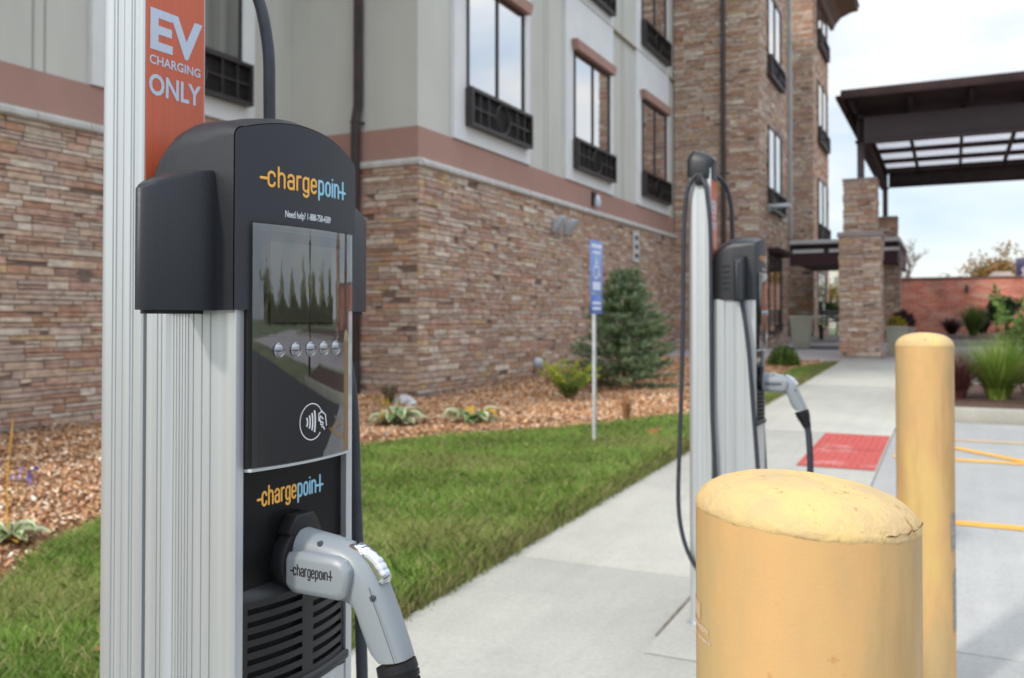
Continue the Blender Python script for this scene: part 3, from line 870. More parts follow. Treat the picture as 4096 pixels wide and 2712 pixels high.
mBtn = M("smoked_chrome", (0.30, 0.31, 0.33), 0.06, metal=1.0)
mOr = M("logo_orange", (0.83, 0.42, 0.07), 0.5)
mBl = M("logo_blue", (0.27, 0.54, 0.70), 0.5)
mWh = M("white_print", (0.72, 0.75, 0.78), 0.5)
mIcon = M("icon_print", (0.72, 0.73, 0.75), 0.5)
mBk = M("black_print", (0.012, 0.012, 0.014), 0.5)
mSign = M("sign_orange", (0.56, 0.11, 0.045), 0.35, var=0.05, vscale=8, scale=(30, 30, 0.3))
mSignTx = M("sign_silver_lettering", (0.50, 0.56, 0.66), 0.3, metal=0.15)
mCable = M("black_cable", (0.025, 0.030, 0.042), 0.5, var=0.2, vscale=30)
mGun = M("grey_handle_plastic", (0.24, 0.268, 0.288), 0.36, bs=0.2, bscale=900, bdist=0.0003, spec=0.5)
mRubber = M("black_rubber", (0.010, 0.010, 0.012), 0.42, spec=0.35)
mGlassC, t_, b_ = nodes("clear_cover")
gl = t_.nodes.new("ShaderNodeBsdfGlossy"); gl.inputs['Roughness'].default_value = 0.015; gl.inputs['Color'].default_value = (0.95, 0.97, 1, 1)
tp = t_.nodes.new("ShaderNodeBsdfTransparent"); tp.inputs[0].default_value = (0.98, 0.98, 0.98, 1)
fr = t_.nodes.new("ShaderNodeFresnel"); fr.inputs[0].default_value = 2.4
nb = t_.nodes.new("ShaderNodeBump"); nb.inputs['Strength'].default_value = 0.03; nb.inputs['Distance'].default_value = 0.002
t_.links.new(noise(t_, objcoord(t_, (1, 2.5, 0.35)), 38, 2), nb.inputs['Height']); t_.links.new(nb.outputs[0], gl.inputs['Normal'])
ms = t_.nodes.new("ShaderNodeMixShader")
t_.links.new(fr.outputs[0], ms.inputs[0]); t_.links.new(tp.outputs[0], ms.inputs[1]); t_.links.new(gl.outputs[0], ms.inputs[2]); t_.links.new(ms.outputs[0], t_.nodes["Material Output"].inputs[0])
mEdge = M("acrylic_edge", (0.45, 0.5, 0.52), 0.1, spec=0.8)

ZO = -0.02                      # near-station world z -> station local z
def bulge(s): return 0.017 * (1 - (s / 0.113) ** 2)
# stroke glyphs on a unit grid: x-height 1, origin at baseline
def rr_(x0, x1, z0, z1, r, a, b):   # rounded-rect helper: points from angle list
    return []
def q(cx, cz, rx, rz, a0, a1, n=6): return [(cx + rx * cos(radians(a0 + (a1 - a0) * i / n)), cz + rz * sin(radians(a0 + (a1 - a0) * i / n))) for i in range(n + 1)]
W_ = 0.42; RX = W_ / 2
GL = {
 'c': [q(RX, .72, RX, .26, 0, 180) + q(RX, .26, RX, .26, 180, 360)],
 'h': [[(0, 0), (0, 1.38)], [(0, .62)] + q(RX, .72, RX, .26, 180, 0) + [(W_, 0)]],
 'a': [q(RX, .74, RX, .24, 170, 0) + [(W_, 0)], [(W_, .58)] + q(RX, .40, RX, .14, 60, 180, 4) + q(RX, .22, RX, .22, 180, 340)],
 'r': [[(0, 0), (0, .98)], [(0, .66)] + q(RX, .72, RX, .26, 180, 70)],
 'g': [q(RX, .72, RX, .26, 0, 180) + q(RX, .26, RX, .26, 180, 360), [(W_, .98)] + [(W_, -.15)] + q(RX, -.15, RX, .22, 0, -160)],
 'e': [[(0, .50), (W_, .50)] + q(RX, .72, RX, .26, 0, 180) + q(RX, .26, RX, .26, 180, 335)],
 'p': [[(0, .98), (0, -.42)], q(RX, .72, RX, .26, 180, 0) + q(RX, .26, RX, .26, 0, -180)],
 'o': [q(RX, .72, RX, .26, 0, 180) + q(RX, .26, RX, .26, 180, 360) + [(W_, .72)]],
 'i': [[(0, 0), (0, .98)], [(0, 1.27), (0, 1.30)]],
 'n': [[(0, 0), (0, .98)], [(0, .66)] + q(RX, .72, RX, .26, 180, 0) + [(W_, 0)]],
 't': [[(.28, 0.0), (.28, 1.30)], [(-.24, .50), (.62, .50)]],
}
ADV = {'i': .26, 't': .6, 'r': .50}
def logo_strokes():
    res = []; x = 0
    res.append(([(x - .5, .50), (x, .50)], 0))
    for k, ch in enumerate("chargepoint"):
        for st in GL[ch]: res.append(([(x + a, b) for a, b in st], 0 if k < 6 else 1))
        x += ADV.get(ch, .68)
    return res, x
def logo(parent, place, x0, x1, z0, xh, mats, name="logo", lift=0.0004, thick=0.15):
    """place(s,z,lift)->xyz"""
    st, wd = logo_strokes(); sc = (x1 - x0) / (wd + .5 + .02)
    for grp in ((0,), (1,)):
        if mats[grp[0]] is None: continue
        m_ = MB()
        for path, gk in st:
            if gk not in grp: continue
            pts = [place(x0 + (a + .5) * sc, z0 + b * xh, lift) for a, b in path]
            # split long straight runs so they follow curvature
            P = [Vector(pts[0])]
            for p in pts[1:]:
                p = Vector(p); nseg = max(1, int((p - P[-1]).length / 0.004)); a0 = P[-1].copy()
                for i in range(1, nseg + 1): P.append(a0.lerp(p, i / nseg))
            nv = (Vector(place(x0, z0, 1.0)) - Vector(place(x0, z0, 0.0))).normalized()
            r = xh * 0.098
            # rounded ends
            d0 = (P[0] - P[1]).normalized(); d1 = (P[-1] - P[-2]).normalized()
            P = [P[0] + d0 * r * .8] + P + [P[-1] + d1 * r * .8]
            rad = [r * .35] + [r] * (len(P) - 2) + [r * .35]
            m_.tube(P, rad, 8, flat=(nv, thick))
        m_.build(name, mats[grp[0]], parent, angle=60)
def text(parent, s, place, x0, x1, z0, h, mat, name="lettering", off=0.0, lift=0.0004, font_sp=1.0):
    cu = bpy.data.curves.new("tmp", 'FONT'); cu.body = s; cu.offset = off; cu.size = 1.0; cu.space_character = font_sp
    cu.resolution_u = 3
    to = bpy.data.objects.new("tmp", cu); SC.collection.objects.link(to)
    dg = bpy.context.evaluated_depsgraph_get(); me = bpy.data.meshes.new_from_object(to.evaluated_get(dg))
    vs = [v.co.copy() for v in me.vertices]; fs = [tuple(p.vertices) for p in me.polygons]
    bpy.data.objects.remove(to); bpy.data.curves.remove(cu); bpy.data.meshes.remove(me)
    xa = min(v.x for v in vs); xb = max(v.x for v in vs); za = min(v.y for v in vs if True); zb = max(v.y for v in vs)
    base = 0.0 if 'g' not in s and 'p' not in s else za
    m_ = MB()
    m_.add([place(x0 + (v.x - xa) / (xb - xa) * (x1 - x0), z0 + (v.y - base) / (zb - base) * h, lift) for v in vs], fs)
    return m_.build(name, mat, parent)
def L3(s, t, z): return (t, s, z + ZO)      # station coords -> local xyz

def head_outline(w_, zt, zs, r, zb):
    """closed outline (s,z) ccw from bottom-left up and over"""
    pts = [(-w_, zb), (-w_, zs - r)]
    # arch z = zt - (zt-zs)*(s/w)^2 ; corner rounding
    for i in range(1, 5):
        a = i / 5 * pi / 2; pts.append((-w_ + r * (1 - cos(a)), zs - r + r * sin(a)))
    n = 12
    for i in range(n + 1):
        s_ = (-w_ + r) + (2 * w_ - 2 * r) * i / n
        f = s_ / (w_ - r)
        pts.append((s_, zt - (zt - zs) * f * f))
    for i in range(4, 0, -1):
        a = i / 5 * pi / 2; pts.append((w_ - r * (1 - cos(a)), zs - r + r * sin(a)))
    pts += [(w_, zs - r), (w_, zb)]
    return pts

def build_station(loc, rz, label, variant):
    st = root("charging_station", loc, label, "charging station", "electric vehicle charging stations along the sidewalk", world=False, rz=rz)
    # ---------------- pole
    def polep():
        s0, s1, t0, t1 = -0.1016, -0.0, -0.2545, -0.1655
        P = []
        r = 0.022
        def corner(cx, cy, a0, a1):
            for i in range(7):
                a = radians(a0 + (a1 - a0) * i / 6); P.append((cx + r * cos(a), cy + r * sin(a)))
        def side_s(sv, ta, tb, ins):   # along t at s=sv with grooves
            for g_ in (0.2, 0.3, 0.5, 0.72, 0.8):
                t = ta + (tb - ta) * g_; d = 0.0016 if g_ != 0.5 else 0.0012; hw = 0.0014
                sg = 1 if tb > ta else -1
                P.append((sv, t - hw * sg)); P.append((sv + ins * d, t - hw * .6 * sg)); P.append((sv + ins * d, t + hw * .6 * sg)); P.append((sv, t + hw * sg))
        corner(s0 + r, t0 + r, 270, 180); side_s(s0, t0 + r, t1 - 0.004, 1)
        P.append((s0, t1 - 0.002)); P.append((s0 + 0.002, t1)); P.append((s1 - 0.002, t1)); P.append((s1, t1 - 0.002))
        side_s(s1, t1 - 0.004, t0 + r, -1); corner(s1 - r, t0 + r, 0, -90)
        return P
    PP = polep()
    m_ = MB(); m_.prism(PP, 0.0 + 0.02, 1.765, lambda u, v, w_: L3(u, v, w_)); pole = m_.build("pole", mAlu, st)
    # pole cap
    cs, ct = -0.0508, -0.210
    rings = []
    for zz, k in ((1.735, 1.02), (1.75, 1.05), (1.790, 1.04), (1.812, 0.97), (1.826, 0.80), (1.833, 0.45)):
        ring = []
        for i in range(32):
            a = 2 * pi * i / 32; cx_ = cos(a); sy_ = sin(a)
            e = 0.55
            px = math.copysign(abs(cx_) ** e, cx_) * 0.0555 * k; py = math.copysign(abs(sy_) ** e, sy_) * 0.051 * k
            tilt = -0.30 * py * (1 if zz > 1.78 else 0)
            ring.append(L3(cs + px, ct + py + (0.008 if zz > 1.8 else 0), zz + tilt - (0.010 if py > 0.02 and zz < 1.74 else 0)))
        rings.append(ring)
    m_ = MB(); m_.loft(rings); m_.build("pole_cap", mHead, st)
    # sign strip on the pole face
    m_ = MB(); m_.box(-0.1648, -0.1640, -0.0985, -0.0045, 1.28 + ZO, 1.722 + ZO); sg = m_.build("sign_panel", mSign, st)
    pf = lambda s_, z, l: L3(s_, -0.1640 + l, z)
    text(sg, "EV", pf, -0.0935, -0.0085, 1.5945, 0.0505, mSignTx, off=0.035)
    text(sg, "CHARGING", pf, -0.0945, -0.0115, 1.5735, 0.0115, mSignTx, off=0.02)
    text(sg, "ONLY", pf, -0.0950, -0.0105, 1.535, 0.0265, mSignTx, off=0.025)
    # ---------------- body extrusion
    left = [(-0.0955, -0.011), (-0.0955, 0.0), (-0.1075, 0.0), (-0.1085, -0.001)]
    def gr(t, d=0.0018, hw=0.0011, base=-0.1085): return [(base, t + hw), (base + d, t + hw * .5), (base + d, t - hw * .5), (base, t - hw)]
    seq = []
    for t in (-0.040, -0.054, -0.068): seq += gr(t)
    seq += [(-0.1085, -0.074), (-0.1035, -0.079)]
    for t in (-0.083, -0.088, -0.093, -0.098, -0.103, -0.108): seq += gr(t, 0.0015, 0.0009, -0.1025)
    seq += [(-0.1025, -0.1115), (-0.1065, -0.117)]
    for t in (-0.124, -0.131): seq += gr(t, 0.0016, 0.001, -0.107)
    seq += [(-0.107, -0.146), (-0.1065, -0.151), (-0.100, -0.156)]
    Lh = left + seq
    poly = Lh + [(-s_, t) for s_, t in reversed(Lh)]
    m_ = MB(); m_.prism(poly, 0.02, 1.262, lambda u, v, w_: L3(u, v, w_)); body = m_.build("body", mAlu, st)
    # lower front panel
    m_ = MB(); m_.box(-0.0105, -0.0095 + 0.0005, -0.0952, 0.0952, 0.06 + ZO, 1.262 + ZO)
    fp = m_.build("front_panel", mBlack, st)
    # ---------------- head shell
    TT = [0.0, -0.02, -0.05, -0.08, -0.105, -0.125, -0.142, -0.154, -0.161]
    rings = []
    for t in TT:
        f = max(0, (-t - 0.085) / 0.076)
        w_ = 0.1130 - 0.030 * (1 - sqrt(max(0, 1 - min(1, f) ** 2)))
        f2 = max(0, (-t - 0.085) / 0.076)
        dz = 0.050 * (1 - sqrt(max(0, 1 - min(1, f2 * .97) ** 2)))
        fr_ = min(1, -t / 0.02)
        cu_ = sin(pi * min(1, -t / 0.13)) if t < 0 else 0; zt = 1.4895 + 0.004 * fr_ + 0.010 * cu_ - dz; zs = 1.4705 + 0.003 * fr_ + 0.014 * cu_ - dz * .95
        r = 0.0135 + 0.022 * min(1, -t / 0.05)
        ol = head_outline(w_, zt, zs, r, 1.2595)
        rings.append([L3(s_, t + bulge(s_) * (1 + t / 0.17), z - (0.045 * s_ if z > 1.40 else 0)) for s_, z in ol])
    m_ = MB()
    n = len(rings[0])
    m_.loft(rings, close=True, cap=False)
    m_.add(rings[-1], [tuple(range(n))])
    hd = m_.build("head_housing", mHead, st, angle=50)
    # face plate
    ol = [(a, b - (0.045 * a if b > 1.40 else 0)) for a, b in head_outline(0.1122, 1.4885, 1.4695, 0.0130, 1.2598)]
    top = [p for p in ol if p[1] > 1.3632]
    m_ = MB()
    xs = sorted(set(round(p[0], 5) for p in ol))
    def topz(s_):
        up = [p for p in ol if p[1] > 1.42]
        for a, b in zip(up[:-1], up[1:]):
            if a[0] <= s_ <= b[0] + 1e-9: return a[1] + (b[1] - a[1]) * ((s_ - a[0]) / max(1e-9, b[0] - a[0]))
        return 1.44
    xs = [-0.1122, -0.1115, -0.110, -0.107, -0.102, -0.097, -0.0935] + [-0.0935 + 0.187 * i / 24 for i in range(1, 24)] + [0.0935, 0.097, 0.102, 0.107, 0.110, 0.1115, 0.1122]
    for a, b in zip(xs[:-1], xs[1:]):
        zb = 1.3632 if (a >= -0.0936 and b <= 0.0936) else 1.2598
        nz = 4
        for i in range(nz):
            q0 = i / nz; q1 = (i + 1) / nz
            za0 = zb + (topz(a) - zb) * q0; za1 = zb + (topz(a) - zb) * q1; zb0 = zb + (topz(b) - zb) * q0; zb1 = zb + (topz(b) - zb) * q1
            m_.add([L3(a, bulge(a) + .0008, za0), L3(b, bulge(b) + .0008, zb0), L3(b, bulge(b) + .0008, zb1), L3(a, bulge(a) + .0008, za1)], [(0, 1, 2, 3)], None, True)
    plate = m_.build("face_plate", mPlate, hd, angle=60)
    cf = lambda s_, z, l: L3(s_, bulge(s_) + .0008 + l, z)
    logo(plate, cf, -0.0795, 0.0795, 1.4085 , 0.0172, (mOr, mBl))
    text(plate, "Need help? 1-888-758-4389", cf, -0.0435, 0.0415, 1.3705, 0.0112, mWh, off=0.012)
    # back vents on both sides
    for sgn in (-1, 1):
        m_ = MB()
        for k in range(5):
            z = 1.30 + k * 0.021
            m_.box(-0.121, -0.094, *(sorted((sgn * 0.1065, sgn * 0.1134))), z + ZO, z + 0.006 + ZO)
        m_.build("vent_slots", mVoid, hd)
    # wings (cable exits)
    for sgn in (-1, 1):
        prof = [(-0.108, -0.0285), (-0.1125, -0.0285), (-0.130, -0.0318), (-0.150, -0.0352), (-0.172, -0.0385), (-0.186, -0.0408), (-0.195, -0.0435), (-0.2015, -0.0475), (-0.2035, -0.0520), (-0.2015, -0.0570), (-0.195, -0.0615), (-0.184, -0.0655), (-0.165, -0.0695), (-0.140, -0.074), (-0.108, -0.080)]
        m_ = MB(); lo = []; hi0 = []; hi1 = []
        for s_, t in prof:
            f = (-s_ - 0.108) / 0.0955
            zt = 1.4225 - 0.028 * f ** 1.6 + max(0, -t - 0.045) * 0.12 * (1 - f * .4)
            lo.append(L3(sgn * -s_ if sgn > 0 else s_, t, 1.2592)); hi0.append(L3(sgn * -s_ if sgn > 0 else s_, t, zt - 0.004))
            c_s, c_t = -0.14, -0.054
            s2 = s_ + (c_s - s_) * 0.06; t2 = t + (c_t - t) * 0.12
            hi1.append(L3(-s2 if sgn > 0 else s2, t2, zt + (0.0012 if f > .1 else 0.001)))
        m_.loft([lo, hi0, hi1]); wg = m_.build("cable_wing", mHead, hd, angle=45)
        m_ = MB(); sx = sorted((sgn * 0.118, sgn * 0.185)); m_.box(-0.068, -0.042, sx[0], sx[1], 1.2550 + ZO, 1.2595 + ZO); m_.build("cable_slot", mVoid, wg)
    # ---------------- display
    def sheet(m_, s0, s1, z0, z1, lift, n=16, nz=1, fn=bulge):
        for i in range(n):
            a = s0 + (s1 - s0) * i / n; b = s0 + (s1 - s0) * (i + 1) / n
            m_.add([L3(a, fn(a) + lift, z0), L3(b, fn(b) + lift, z0), L3(b, fn(b) + lift, z1), L3(a, fn(a) + lift, z1)], [(0, 1, 2, 3)], None, True)
    m_ = MB(); sheet(m_, -0.0935, 0.0935, 1.073, 1.3628, -0.001, 24)
    for sgn in (-1, 1):   # return edges to the frame
        e = sgn * 0.0935; m_.add([L3(e, bulge(e) - .001, 1.073), L3(e, -0.011, 1.073), L3(e, -0.011, 1.3628), L3(e, bulge(e) - .001, 1.3628)], [(0, 1, 2, 3)])
    dp = m_.build("display_panel", mDisp, st, angle=60)
    m_ = MB(); sheet(m_, -0.0935, -0.081, 1.073, 1.3628, -0.0004, 3); sheet(m_, -0.081, 0.0935, 1.225, 1.3628, -0.0004, 20); m_.build("dark_mask", mLCDd, dp, angle=60)
    m_ = MB(); sheet(m_, -0.064, 0.066, 1.245, 1.342, 0.0002, 14); m_.build("screen", mLCD, dp, angle=60)
    m_ = MB()
    for z in (1.229, 1.355):
        sheet(m_, -0.078, 0.080, z, z + 0.0012, 0.0006, 14)
    m_.build("screen_bezel_line", M("bezel_line", (0.12, 0.12, 0.12), 0.3), dp, angle=60)
    # push buttons
    for s_ in (-0.056, -0.030, -0.004, 0.022, 0.048):
        m_ = MB(); prof = [(0.0092, 0.0035), (0.0092, 0.0060), (0.0082, 0.0072), (0.0074, 0.0066), (0.0062, 0.0078), (0.0035, 0.0092), (0.0003, 0.0097)]
        rings = [[L3(s_ + r * cos(2 * pi * k / 24), bulge(s_) + h_, 1.2115 + r * 1.0 * sin(2 * pi * k / 24)) for k in range(24)] for r, h_ in prof]
        m_.loft(rings); m_.build("button", mBtn, dp, angle=30)
    # contactless icon
    dpf = lambda s_, z, l=0.0062: L3(s_, bulge(s_) + l, z)
    m_ = MB(); nv = Vector((1, 0, 0)); cz = 1.1207
    a0, a1 = 28, 318
    m_.tube([dpf(0.0215 * cos(radians(a0 + (a1 - a0) * i / 40)) - 0.002, cz + 0.0225 * sin(radians(a0 + (a1 - a0) * i / 40))) for i in range(41)], 0.0007, 6, flat=(nv, .15))
    for k in range(4):
        hh = 0.0055 + 0.0028 * k; xx = -0.0125 + k * 0.0048
        m_.tube([dpf(xx + 0.0022 * cos(radians(a)) , cz + hh * sin(radians(a))) for a in range(-75, 76, 15)], 0.0013, 6, flat=(nv, .15))
    hand = [[(.010, .0), (.010, .0085), (.0175, .0115), (.0185, .0085)], [(.010, 0), (.0135, -.001)], [(.0185, .0095), (.0235, .0065), (.026, -.008)],
            [(.0125, .006), (.0195, .001)], [(.012, .0045), (.0125, 0.0), (.0145, -.002), (.014, -.0055), (.0165, -.0058), (.0165, -.009), (.0195, -.0085), (.022, -.0125)], [(.0145, -.002), (.0185, -.003), (.0185, -.0065)]]
    for hnd in hand: m_.tube([dpf(a + .001, cz + b) for a, b in hnd], 0.0009, 6, flat=(nv, .15))
    m_.build("contactless_icon", mIcon, dp, angle=60)
    # clear cover, bowed, with a thick polished lower edge
    m_ = MB(); sheet(m_, -0.0932, 0.0932, 1.0735, 1.3622, 0.0055, 24); m_.build("clear_cover", mGlassC, st, angle=60)
    m_ = MB()
    E = []
    for i in range(25):
        s_ = -0.0932 + 0.1864 * i / 24
        E.append([L3(s_, bulge(s_) + 0.0058, 1.0735), L3(s_, bulge(s_) + 0.0045, 1.0700), L3(s_, -0.009, 1.0685), L3(s_, -0.009, 1.0735)])
    m_.loft(E, smooth=False); m_.build("cover_edge", mEdge, st)
    # lower logo
    lf_ = lambda s_, z, l: L3(s_, -0.0090 + l, z)
    logo(fp, lf_, -0.0630, 0.0570, 1.0225, 0.0162, (mOr, mBl))
    # ---------------- grille
    def gb(s_): return 0.0165 * (1 - (s_ / 0.0955) ** 2) - 0.004
    ztop, zbot = 0.915, 0.800
    m_ = MB()
    cols = [-0.0945, -0.0865, -0.0060, 0.0145, 0.0865, 0.0945]
    def addp(a, b, z0, z1):
        n_ = max(1, int((b - a) / 0.008))
        for i in range(n_):
            p = a + (b - a) * i / n_; r_ = a + (b - a) * (i + 1) / n_
            o_ = [(p, gb(p)), (r_, gb(r_)), (r_, gb(r_) - .003), (p, gb(p) - .003)]
            m_.add([L3(o_[0][0], o_[0][1], z0), L3(o_[1][0], o_[1][1], z0), L3(o_[1][0], o_[1][1], z1), L3(o_[0][0], o_[0][1], z1),
                    L3(o_[3][0], o_[3][1], z0), L3(o_[2][0], o_[2][1], z0), L3(o_[2][0], o_[2][1], z1), L3(o_[3][0], o_[3][1], z1)],
                   [(0, 1, 2, 3), (3, 2, 6, 7), (0, 4, 5, 1)])
    nrow = 7; pitch = 0.0148; slot = 0.0068
    z = ztop - 0.0085
    addp(-0.0945, 0.0945, z, ztop)
    for r_ in range(nrow):
        zs1 = z - slot if r_ or True else z
        for k in (0, 2, 4): addp(cols[k], cols[k + 1], zs1, z)
        addp(-0.0945, 0.0945, zs1 - (pitch - slot), zs1)
        z = zs1 - (pitch - slot)
    gr_ = m_.build("vent_grille", mGrille, st)
    zend = z
    # sloping top shoulder of the grille
    m_ = MB()
    E = []
    for i in range(17):
        s_ = -0.0945 + 0.189 * i / 16
        E.append([L3(s_, gb(s_), ztop), L3(s_, gb(s_) * .7 - .002, ztop + .006), L3(s_, -0.0092, ztop + 0.012), L3(s_, -0.0092, ztop - 0.002)])
    m_.loft(E, smooth=True); m_.build("grille_shoulder", mGrille, gr_, angle=50)
    # mesh backing
    m_ = MB(); sheet(m_, -0.094, 0.094, zend, ztop, -0.006, 16, fn=lambda s_: max(-0.003, gb(s_) - .003)); m_.build("grille_backing", mVoid, gr_, angle=60)
    # lip
    m_ = MB(); E = []
    for i in range(21):
        s_ = -0.1 + 0.2 * i / 20
        b_ = gb(s_ * .94)
        E.append([L3(s_, b_ + .001, zend + .001), L3(s_, b_ + .0055, zend - .003), L3(s_, b_ + .0055, zend - .011), L3(s_, -0.009, zend - .018), L3(s_, -0.009, zend + .001)])
    m_.loft(E, smooth=False); m_.build("grille_lip", mGrille, gr_, bevel=0.0015)
    m_ = MB(); m_.box(-0.0089, -0.002, -0.0953, 0.0953, 0.08 + ZO, zend - 0.019 + ZO); m_.build("lower_cover", mAlu, st)
    # ---------------- holster collar
    m_ = MB(); n_ = 10
    disc = [(0.042 * cos(radians(a)), 0.948 + 0.042 * sin(radians(a))) for a in list(range(128, 413, 15))]
    tabp = [(0.024, 0.994), (0.016, 1.005), (-0.016, 1.005), (-0.024, 0.994), (-0.029, 0.984)]
    outl = [(0.029, 0.984)] + tabp[:-1] + [(-0.029, 0.984)] + disc
    m_.prism(outl, -0.0092, 0.012, lambda u, v, w_: L3(u, w_, v)); m_.build("holster_collar", mRubber, st, bevel=0.002)
    # ---------------- connector
    tops = [(-.004, .989), (.014, .987), (.030, .985), (.048, .983), (.066, .9807), (.084, .977), (.100, .971), (.1165, .959), (.129, .943), (.1385, .9235), (.147, .9065), (.155, .8890), (.163, .871), (.170, .852)]
    bots = [(-.004, .918), (.008, .913), (.025, .911), (.045, .910), (.065, .909), (.080, .908), (.0925, .9055), (.099, .9), (.104, .8905), (.1062, .880), (.1105, .8705), (.1150, .8605), (.1205, .8510), (.131, .844)]
    wid = [.0245, .0248, .025, .025, .0248, .0245, .024, .0235, .0228, .0222, .0215, .021, .0205, .020]
    con = None
    rings = []
    for i, ((t0, z0), (t1, z1), wv) in enumerate(zip(tops, bots, wid)):
        c0 = Vector((t0, z0)); c1 = Vector((t1, z1)); mid = (c0 + c1) / 2; h = (c0 - c1) / 2
        wob = 0.0
        ring = []
        for k in range(28):
            a = 2 * pi * k / 28; e = 0.62
            cu = math.copysign(abs(cos(a)) ** e, cos(a)); su = math.copysign(abs(sin(a)) ** e, sin(a))
            p = mid + h * cu
            wf = 1 - 0.28 * max(0, cu) ** 3 if i < 9 else 1 - 0.15 * abs(cu) ** 3
            ring.append(L3(su * wv * wf, p.x, p.y))
        rings.append(ring)
    m_ = MB(); m_.loft(rings); con = m_.build("connector", mGun, st, angle=50)
    # finger grooves: small rounded bumps on the inner grip
    for t, z in ((0.1115, 0.884), (0.1150, 0.866), (0.1195, 0.849)):
        pass
    # raised boss on both flanks
    for sgn in (-1, 1):
        outl = [(.004, .962), (.03, .966), (.083, .9655), (.095, .962), (.104, .9525), (.104, .942), (.099, .921), (.089, .915), (.02, .915), (.004, .924)]
        m_ = MB(); lo = [L3(sgn * .020, a, b) for a, b in outl]; md = [L3(sgn * .0305, a, b) for a, b in outl]
        cen = (0.05, .940)
        hi = [L3(sgn * .0350, a + (cen[0] - a) * .10, b + (cen[1] - b) * .30) for a, b in outl]
        m_.loft([lo, md, hi], smooth=False); bo = m_.build("handle_boss", mGun, con, bevel=0.0018)
        if sgn < 0:
            # lettering on flank facing -s : text reads left->right along +t
            bf = lambda a, b, l: L3(-0.0350 - l, a, b)
            logo(bo, bf, 0.019, 0.083, 0.9385, 0.0095, (mBk, None), lift=0.0002)
            st2, wd = logo_strokes(); 
            m2 = MB(); sc = (0.083 - 0.019) / (wd + .52)
            for path, gk in st2:
                if gk != 1: continue
                P = [Vector(bf(0.019 + (a + .5) * sc, 0.9385 + b * 0.0095, .0002)) for a, b in path]
                m2.tube(P, 0.0095 * .098, 8, flat=(Vector((0, 1, 0)), .15))
            m2.build("logo", mBk, bo, angle=60)
    # screw recesses
    m_ = MB()
    for t, z in ((0.050, 0.975), (0.130, 0.921)):
        for sgn in (-1, 1):
            sv = 0.0190 if z > .97 else 0.0206
            rg = [[L3(sgn * (sv + d), t + r * cos(2 * pi * k / 16), z + r * sin(2 * pi * k / 16)) for k in range(16)] for r, d in ((.0036, -.004), (.0036, .0003), (.003, .0008))]
            m_.loft(rg)
    m_.build("screw_recess", M("recess_dark", (0.05, 0.06, 0.065), 0.6), con, angle=40)
    # seam line down the grip
    m_ = MB()
    pa = [L3(-0.0172 if i < 9 else -0.0185, tops[i][0] * .82 + bots[i][0] * .18 , tops[i][1] * .82 + bots[i][1] * .18) for i in range(8, 14)]
    m_.tube([(p[0] + .001, p[1] - .0036, p[2]) for p in pa], 0.00035, 5); m_.build("grip_seam", mBk, con)
    # chrome latch
    cp_ = [Vector(p) for p in ((.0885, .9765), (.0950, .9740), (.1010, .9705), (.1080, .9660), (.1160, .9600), (.1220, .9530), (.1275, .9455), (.1315, .9390), (.1335, .9340))]
    hts = [.0005, .0042, .0062, .0078, .0092, .0100, .0104, .0100, .0020]
    rings = []
    fine = []
    for i in range(len(cp_) - 1):
        for k in range(4): fine.append((cp_[i].lerp(cp_[i + 1], k / 4), hts[i] + (hts[i + 1] - hts[i]) * k / 4, k))
    fine.append((cp_[-1], hts[-1], 1))
    for i, (p, hh, k) in enumerate(fine):
        d = (fine[min(i + 1, len(fine) - 1)][0] - fine[max(i - 1, 0)][0]).normalized(); up_ = Vector((-d.y, d.x))
        if up_.y < 0: up_ = -up_
        dip = 0.0009 if (k == 0 and 4 < i < 30) else 0.0
        h1 = max(.0003, hh - dip); wv = .0095
        sec = [(-wv, -.005), (-wv, h1 * .35), (-wv * .86, h1 * .72), (-wv * .5, h1 * .95), (0, h1), (wv * .5, h1 * .95), (wv * .86, h1 * .72), (wv, h1 * .35), (wv, -.005)]
        rings.append([L3(a, p.x + up_.x * b, p.y + up_.y * b) for a, b in sec])
    m_ = MB(); m_.loft(rings); m_.build("release_latch", mChrome, con, angle=25)
    # strain-relief boot
    dirv = Vector((0.32, -0.947)); c0 = Vector((.151, .8395)); m_ = MB(); rings = []
    for k, (d, r) in enumerate([(-.004, .0255), (.006, .0262), (.0065, .0245), (.009, .0245), (.0095, .0262), (.015, .0255), (.0155, .0225), (.018, .0225), (.0185, .0250), (.024, .024), (.0245, .020), (.027, .020), (.0275, .0225), (.033, .0215), (.0335, .0175), (.036, .0175), (.0365, .0195), (.045, .0175), (.062, .0135), (.064, .012)]):
        c = c0 + dirv * d; nx_ = Vector((-dirv.y, dirv.x))
        rings.append([L3(r * .85 * sin(2 * pi * j / 20), c.x + nx_.x * r * cos(2 * pi * j / 20), c.y + nx_.y * r * cos(2 * pi * j / 20)) for j in range(20)])
    m_.loft(rings); m_.build("strain_relief", mRubber, con, angle=30)
    # ---------------- cables
    def smooth(P, n=8):
        P = [Vector(p) for p in P]; out_ = []
        for i in range(len(P) - 1):
            p0 = P[max(0, i - 1)]; p1 = P[i]; p2 = P[i + 1]; p3 = P[min(len(P) - 1, i + 2)]
            for k in range(n):
                t = k / n
                out_.append(0.5 * ((2 * p1) + (-p0 + p2) * t + (2 * p0 - 5 * p1 + 4 * p2 - p3) * t * t + (-p0 + 3 * p1 - 3 * p2 + p3) * t ** 3))
        out_.append(P[-1]); return out_
    def cable(P, r=0.0083):
        m2 = MB(); m2.tube([L3(*p) for p in smooth(P)], r, 12); return m2.build("cable", mCable, st, angle=60)
